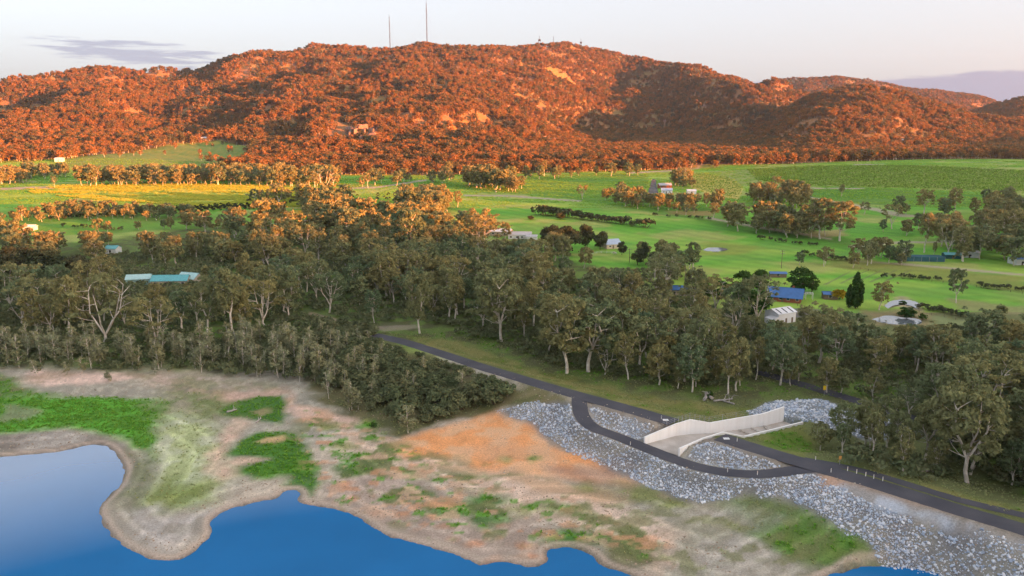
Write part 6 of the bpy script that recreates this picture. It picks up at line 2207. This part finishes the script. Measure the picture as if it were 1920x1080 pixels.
# animals
def beast(m, s=1.0):
    """one continuous grazing beast: trunk, neck, head and four jointed legs grown over a skeleton"""
    me_ = bpy.data.meshes.new('beast')
    V = [(-0.75, 0, 1.05), (0, 0, 1.0), (0.7, 0, 1.08), (1.05, 0, 0.95), (1.3, 0, 0.55), (1.45, 0, 0.25), (-0.95, 0, 0.75),
         (-0.7, 0.2, 0.7), (-0.78, 0.2, 0.38), (-0.72, 0.2, 0.0), (-0.7, -0.2, 0.7), (-0.78, -0.2, 0.38), (-0.72, -0.2, 0.0),
         (0.6, 0.2, 0.68), (0.6, 0.2, 0.35), (0.6, 0.2, 0.0), (0.6, -0.2, 0.68), (0.62, -0.2, 0.35), (0.6, -0.2, 0.0)]
    E = [(0, 1), (1, 2), (2, 3), (3, 4), (4, 5), (0, 6), (0, 7), (7, 8), (8, 9), (0, 10), (10, 11), (11, 12), (2, 13), (13, 14), (14, 15), (2, 16), (16, 17), (17, 18)]
    RAD = [0.34, 0.40, 0.36, 0.22, 0.15, 0.10, 0.04] + [0.16, 0.08, 0.06] * 4
    me_.from_pydata([tuple(c * s for c in v) for v in V], E, [])
    o = bpy.data.objects.new('beast_tmp', me_)
    COL.objects.link(o)
    o.modifiers.new('skin', 'SKIN')
    for i, k in enumerate(RAD):
        me_.skin_vertices[0].data[i].radius = (k * s, k * s)
    me_.skin_vertices[0].data[1].use_root = True
    o.modifiers.new('sub', 'SUBSURF').levels = 1
    dg = bpy.context.evaluated_depsgraph_get()
    out = bpy.data.meshes.new_from_object(o.evaluated_get(dg))
    bpy.data.objects.remove(o)
    out.materials.clear()
    out.materials.append(m)
    return out


cow, ewe = beast(M['cow_black'], 1.25), beast(M['wool'], 0.8)
for k in range(26):
    px = random.uniform(655, 685) if k < 12 else random.uniform(700, 742)
    py = random.uniform(367, 384) if k < 12 else random.uniform(364, 374)
    o = link('cow', cow, None, None, G(px, py), random.random() * 6.28)
    tag(o, 'dark cow grazing in the herd on the green paddock left of the orange clump', 'cow', 'grazing dark cattle')
for px, py, lab in [(837, 397, 'white sheep below the slim orange gum'), (1152, 477, 'white animal by the pale rail fence'), (930, 361, 'white animal beside the pale track trees'), (15, 422, 'pale sheep at the far left paddock'), (24, 423, 'second pale sheep at the far left paddock'),
                    (1372, 388, 'pale sheep left of the small paddock grove'), (1366, 389, 'second pale sheep on the small green paddock')]:
    o = link('sheep', ewe, None, None, G(px, py), random.random() * 6.28, 1.5)
    tag(o, lab, 'sheep')

# dead timber
def log(px, py, L, r_, rz, label, forks=2):
    g_ = G(px, py)
    r0 = empty('fallen_log', g_, rz)
    mb = MB()
    rr_ = np.random.default_rng(int(px))
    mb.tube([(-L / 2, 0, r_), (0, 0.1 * L * rr_.normal() * .3, r_ * 1.1), (L / 2, 0, r_ * 1.6)], [r_, r_ * 0.85, r_ * 0.5], 7)
    mb.build('stem', M['dead_wood'], r0)
    for k in range(forks):
        x_ = L * (rr_.random() * 0.6 - 0.2)
        MB().tube([(x_, 0, r_), (x_ + L * 0.2, L * 0.18 * rr_.normal(), r_ + L * 0.2), (x_ + L * 0.3, L * 0.3 * rr_.normal(), r_ + L * 0.32)], [r_ * 0.5, r_ * 0.35, r_ * 0.12], 5).build('branch', M['dead_wood'], r0)
    tag(r0, label, 'log')


for a in [(1322, 748, 4, 0.5, 1.2, 'upright bleached log end left of the branch heap on the grass'), (1330, 746, 3.5, 0.5, 1.8, 'second bleached log beside the upright one on the grass'), (1356, 752, 6, 0.3, 0.2, 'bleached branch heap on the grass above the spillway'),
          (1362, 755, 5, 0.25, 2.4, 'thin branch lying across the bleached heap'), (1738, 885, 7, 0.35, 0.3, 'fallen forked log under the trees beside the dam lane'), (520, 612, 8, 0.4, 0.1, 'fallen pale log at the wood edge below the dirt track'),
          (528, 616, 5, 0.4, 2.6, 'short pale log beside the longer one at the wood edge'), (435, 772, 3, 0.3, 0.6, 'small pale log on the dark green hollow of the lake bed'), (485, 790, 3, 0.25, 1.4, 'stick standing in the dark green hollow'),
          (155, 869, 2.4, 0.25, 0.4, 'dark snag poking out of the still water at the left'), (1, 896, 2.2, 0.3, 0.2, 'dark snag in the water at the left edge')]:
    log(*a)

# ------------------------------------------------------------------ vines
VR = 0
def vine_mesh(L, seed):
    r = np.random.default_rng(seed)
    n = int(L / 1.3)
    cs = [(-L / 2 + (k + 0.5) * L / n, r.normal() * 0.1, 1.1) for k in range(n)]
    v, f = leaf_cards(r, cs, [(0.85, 0.45, 0.7)] * n, 9, 0.5)
    return np_mesh('vine_row', v, f, M['vine_leaf'])


def vines(poly, ang, gap, name_label, seed, own=False):
    w_ = GP(poly)
    c_, s_ = math.cos(ang), math.sin(ang)
    loc = [(x * c_ + y * s_, -x * s_ + y * c_) for x, y in w_]
    lo_, hi_ = min(q[1] for q in loc), max(q[1] for q in loc)
    allv, allf, base, k = [], [], 0, 0
    r = np.random.default_rng(seed)
    for v0 in np.arange(lo_ + gap / 2, hi_, gap):
        xs = []
        for i in range(len(loc)):
            (xa, ya), (xb, yb) = loc[i], loc[(i + 1) % len(loc)]
            if (ya > v0) != (yb > v0):
                xs.append(xa + (xb - xa) * (v0 - ya) / (yb - ya))
        xs.sort()
        for a, b in zip(xs[::2], xs[1::2]):
            if b - a < 6:
                continue
            n = int((b - a) / 1.6)
            u = np.linspace(a + 0.8, b - 0.8, n)
            X_, Y_ = u * c_ - v0 * s_, u * s_ + v0 * c_
            Z_ = zat(X_, Y_)
            cs = np.stack([X_, Y_, Z_ + 1.0], -1)
            vv, ff = leaf_cards(r, cs, [(1.0, 0.5 if own else 0.7, 0.7)] * n, 5.5 if own else 3.0, 0.55 if own else 0.75)
            if own:
                o_ = cs[n // 2] - np.array((0, 0, 1.0))
                o = link('vine_row', np_mesh('vine_row', vv - o_, ff, M['vine_leaf']), None, None, o_)
                tag(o, 'one of the parallel vine rows of the yellow-green striped block', 'vine row', 'vine rows of the striped block')
                k += 1
            else:
                allv.append(vv)
                allf.append(ff + base)
                base += len(vv)
    if not own:
        o = link('vineyard', np_mesh('vineyard', np.concatenate(allv), np.concatenate(allf), M['vine_leaf']))
        tag(o, name_label, 'vineyard', kind='stuff')


vines([(1292, 328), (1320, 326), (1370, 336), (1392, 354), (1382, 372), (1340, 366), (1300, 352)], R(118), 9.0, None, 1, True)
vines([(1400, 318), (1520, 312), (1700, 311), (1920, 321), (2080, 330), (2080, 362), (1900, 360), (1700, 354), (1500, 348), (1420, 340)], R(14), 10.0, 'wide vineyard of low green rows across the slope below the red forest', 2)

# ------------------------------------------------------------------ weeds and grass tufts on the near lake bed
def tuft(seed, h, w, n):
    r = np.random.default_rng(seed)
    vs_, fs_ = [], []
    for k in range(n):
        a = r.random() * 6.28
        b = np.array((math.cos(a), math.sin(a), 0)) * w * r.random()
        tip = b + np.array((math.cos(a) * w * 0.6, math.sin(a) * w * 0.6, h * (0.6 + 0.5 * r.random())))
        s_ = np.array((-math.sin(a), math.cos(a), 0)) * w * 0.22
        i = len(vs_)
        vs_ += [b - s_, b + s_, tip + s_ * 0.6, tip - s_ * 0.6]
        fs_.append((i, i + 1, i + 2, i + 3))
    return np.array(vs_), np.array(fs_)


TG = [np_mesh('tuft', *tuft(i, 0.34, 0.32, 9), M['weed_leaf']) for i in range(3)]
TD = [np_mesh('tuft', *tuft(i + 9, 0.22, 0.26, 8), M['dry_grass']) for i in range(3)]
cand_t = rng.uniform(-0.80, 0.80, 260000)
cand_d = np.sqrt(rng.uniform(125.0 ** 2, 300.0 ** 2, 260000))
cx_, cy2 = cand_t * cand_d, cand_d
fj = np.clip(((cand_t + T0) / (2 * T0) * (NC - 1)), 0, NC - 1).astype(int)
fi = np.clip(np.log(cand_d / D0) / lr, 0, NR - 1).astype(int)
cc = C[fi, fj]
green = cc[:, 1] / (cc.sum(1) + 1e-6)
ok = (sdl[fi, fj] > 1.5) & (cdist[fi, fj] > 5)
gm = ok & (rng.random(len(cx_)) < ss(0.46, 0.64, green) * 0.42)
dm = ok & (rng.random(len(cx_)) < ss(0.36, 0.42, green) * (1 - ss(0.44, 0.55, green)) * 0.12)
for nm, mk, pr, lab in (('green_weeds', gm, TG, 'bright green weeds spreading over the drying lake bed'), ('dry_tussocks', dm, TD, 'straw coloured tussocks dotted over the lake bed')):
    a = np.stack([cx_[mk], cy2[mk], zat(cx_[mk], cy2[mk])], -1)
    print(nm, len(a))
    scatter(nm, a, rng.random(len(a)) * 6.28, rng.uniform(0.5, 1.3, len(a)), rng.integers(0, 3, len(a)), pr, lab, 'grass')

# ------------------------------------------------------------------ pasture: standing grass over the paddocks, straw clods on the lake bed
def blades(seed, h, w, n, m):
    v_, f_ = tuft(seed, h, w, n)
    return np_mesh('sward', v_, f_, m)


M['pasture_leaf'] = leaf_mat('pasture_leaf', (0.26, 0.52, 0.07), (0.40, 0.56, 0.10))
M['sunyellow_leaf'] = leaf_mat('sunyellow_leaf', (0.66, 0.64, 0.09), (0.42, 0.54, 0.09))  # same pasture grass, the low sun's yellow mixed into its colour
SW = [blades(40 + i, 0.40, 0.8, 12, M['pasture_leaf']) for i in range(3)]
SR_ = [blades(50 + i, 0.65, 0.8, 12, M['sunyellow_leaf']) for i in range(3)]
n_ = 150000
t_ = rng.uniform(-0.72, 0.72, n_)
d_ = np.sqrt(rng.uniform(690.0 ** 2, 1230.0 ** 2, n_))
gx_, gy_ = t_ * d_, d_
fj = np.clip(((t_ + T0) / (2 * T0) * (NC - 1)), 0, NC - 1).astype(int)
fi = np.clip(np.log(d_ / D0) / lr, 0, NR - 1).astype(int)
cc = C[fi, fj]
sunyellow = (cc[:, 0] > 0.95 * cc[:, 1]) & (cc[:, 1] > 0.2) & (cc[:, 2] < 0.12)
grn = (cc[:, 1] > 1.25 * cc[:, 0]) & (cc[:, 1] > 0.2) & (vnoise(gx_ / 60, gy_ / 14, 5) > 0.35)
for nm, mk, pr, lab in (('pasture_grass', grn, SW, 'standing green grass of the valley paddocks'), ('sunyellow_grass', sunyellow, SR_, 'ripe grass of the sunlit paddock, low sun painted into its yellow')):
    a = np.stack([gx_[mk], gy_[mk], zat(gx_[mk], gy_[mk])], -1)
    print(nm, len(a))
    scatter(nm, a, rng.random(len(a)) * 6.28, rng.uniform(0.5, 1.2, len(a)), rng.integers(0, 3, len(a)), pr, lab, 'grass')
yf = GP([(40, 352), (300, 347), (520, 351), (640, 362), (560, 388), (380, 390), (200, 376), (60, 362)])
yx = rng.uniform(min(q[0] for q in yf), max(q[0] for q in yf), 120000)
yy_ = rng.uniform(min(q[1] for q in yf), max(q[1] for q in yf), 120000)
ok = (poly_sd(yx, yy_, yf) > 0) & (fbm(yx / 50, yy_ / 12, 4, 15) > 0.49)
a = np.stack([yx[ok], yy_[ok], zat(yx[ok], yy_[ok])], -1)
print('yellow', len(a))
scatter('sunyellow_sward', a, rng.random(len(a)) * 6.28, rng.uniform(0.7, 1.5, len(a)), rng.integers(0, 3, len(a)), SR_, 'tall ripe grass of the left paddock, sun glow painted into its colour', 'grass')
n_ = 60000
t_ = rng.uniform(-0.8, 0.8, n_)
d_ = np.sqrt(rng.uniform(125.0 ** 2, 262.0 ** 2, n_))
fj = np.clip(((t_ + T0) / (2 * T0) * (NC - 1)), 0, NC - 1).astype(int)
fi = np.clip(np.log(d_ / D0) / lr, 0, NR - 1).astype(int)
cc = C[fi, fj]
mk = (kb[fi, fj] > 0.5) & (sdl[fi, fj] > 0.4) & (cc[:, 1] < cc[:, 0]) & (rng.random(n_) < ss(0.42, 0.62, fbm(t_ * d_ / 9, d_ / 9, 3, 66)) * np.where(sdl[fi, fj] < 25, 0.9, 0.3))
a = np.stack([t_[mk] * d_[mk], d_[mk], zat(t_[mk] * d_[mk], d_[mk])], -1)
CL = [stone_mesh(90 + i) for i in range(3)]
M['clod'] = leaf_mat('clod', (0.30, 0.25, 0.20), (0.52, 0.46, 0.38), (0.40, 0.30, 0.22), trans=0.0)
for s in CL:
    s.materials.append(M['clod'])
print('clods', len(a))
scatter('lake_bed_stones', a, rng.random(len(a)) * 6.28, 0.12 + 0.4 * rng.random(len(a)) ** 3, rng.integers(0, 3, len(a)), CL, 'small stones and clods strewn over the dry lake bed', 'stones')

# ------------------------------------------------------------------ haze: the evening air over the whole place
hz = MB().box(-7600, 7600, -4400, 7600, -25, 620)
hm_ = bpy.data.materials.new('haze')
hm_.use_nodes = True
hn, hl_ = hm_.node_tree.nodes, hm_.node_tree.links
hn.clear()
ho = hn.new('ShaderNodeOutputMaterial')
hv = hn.new('ShaderNodeVolumePrincipled')
hv.inputs['Color'].default_value = (0.62, 0.76, 0.98, 1)
hv.inputs['Density'].default_value = HAZE
hv.inputs['Anisotropy'].default_value = 0.6
hl_.new(hv.outputs[0], ho.inputs['Volume'])
tag(hz.build('haze', hm_), 'thin bluish evening haze filling the valley air', 'haze', kind='stuff')
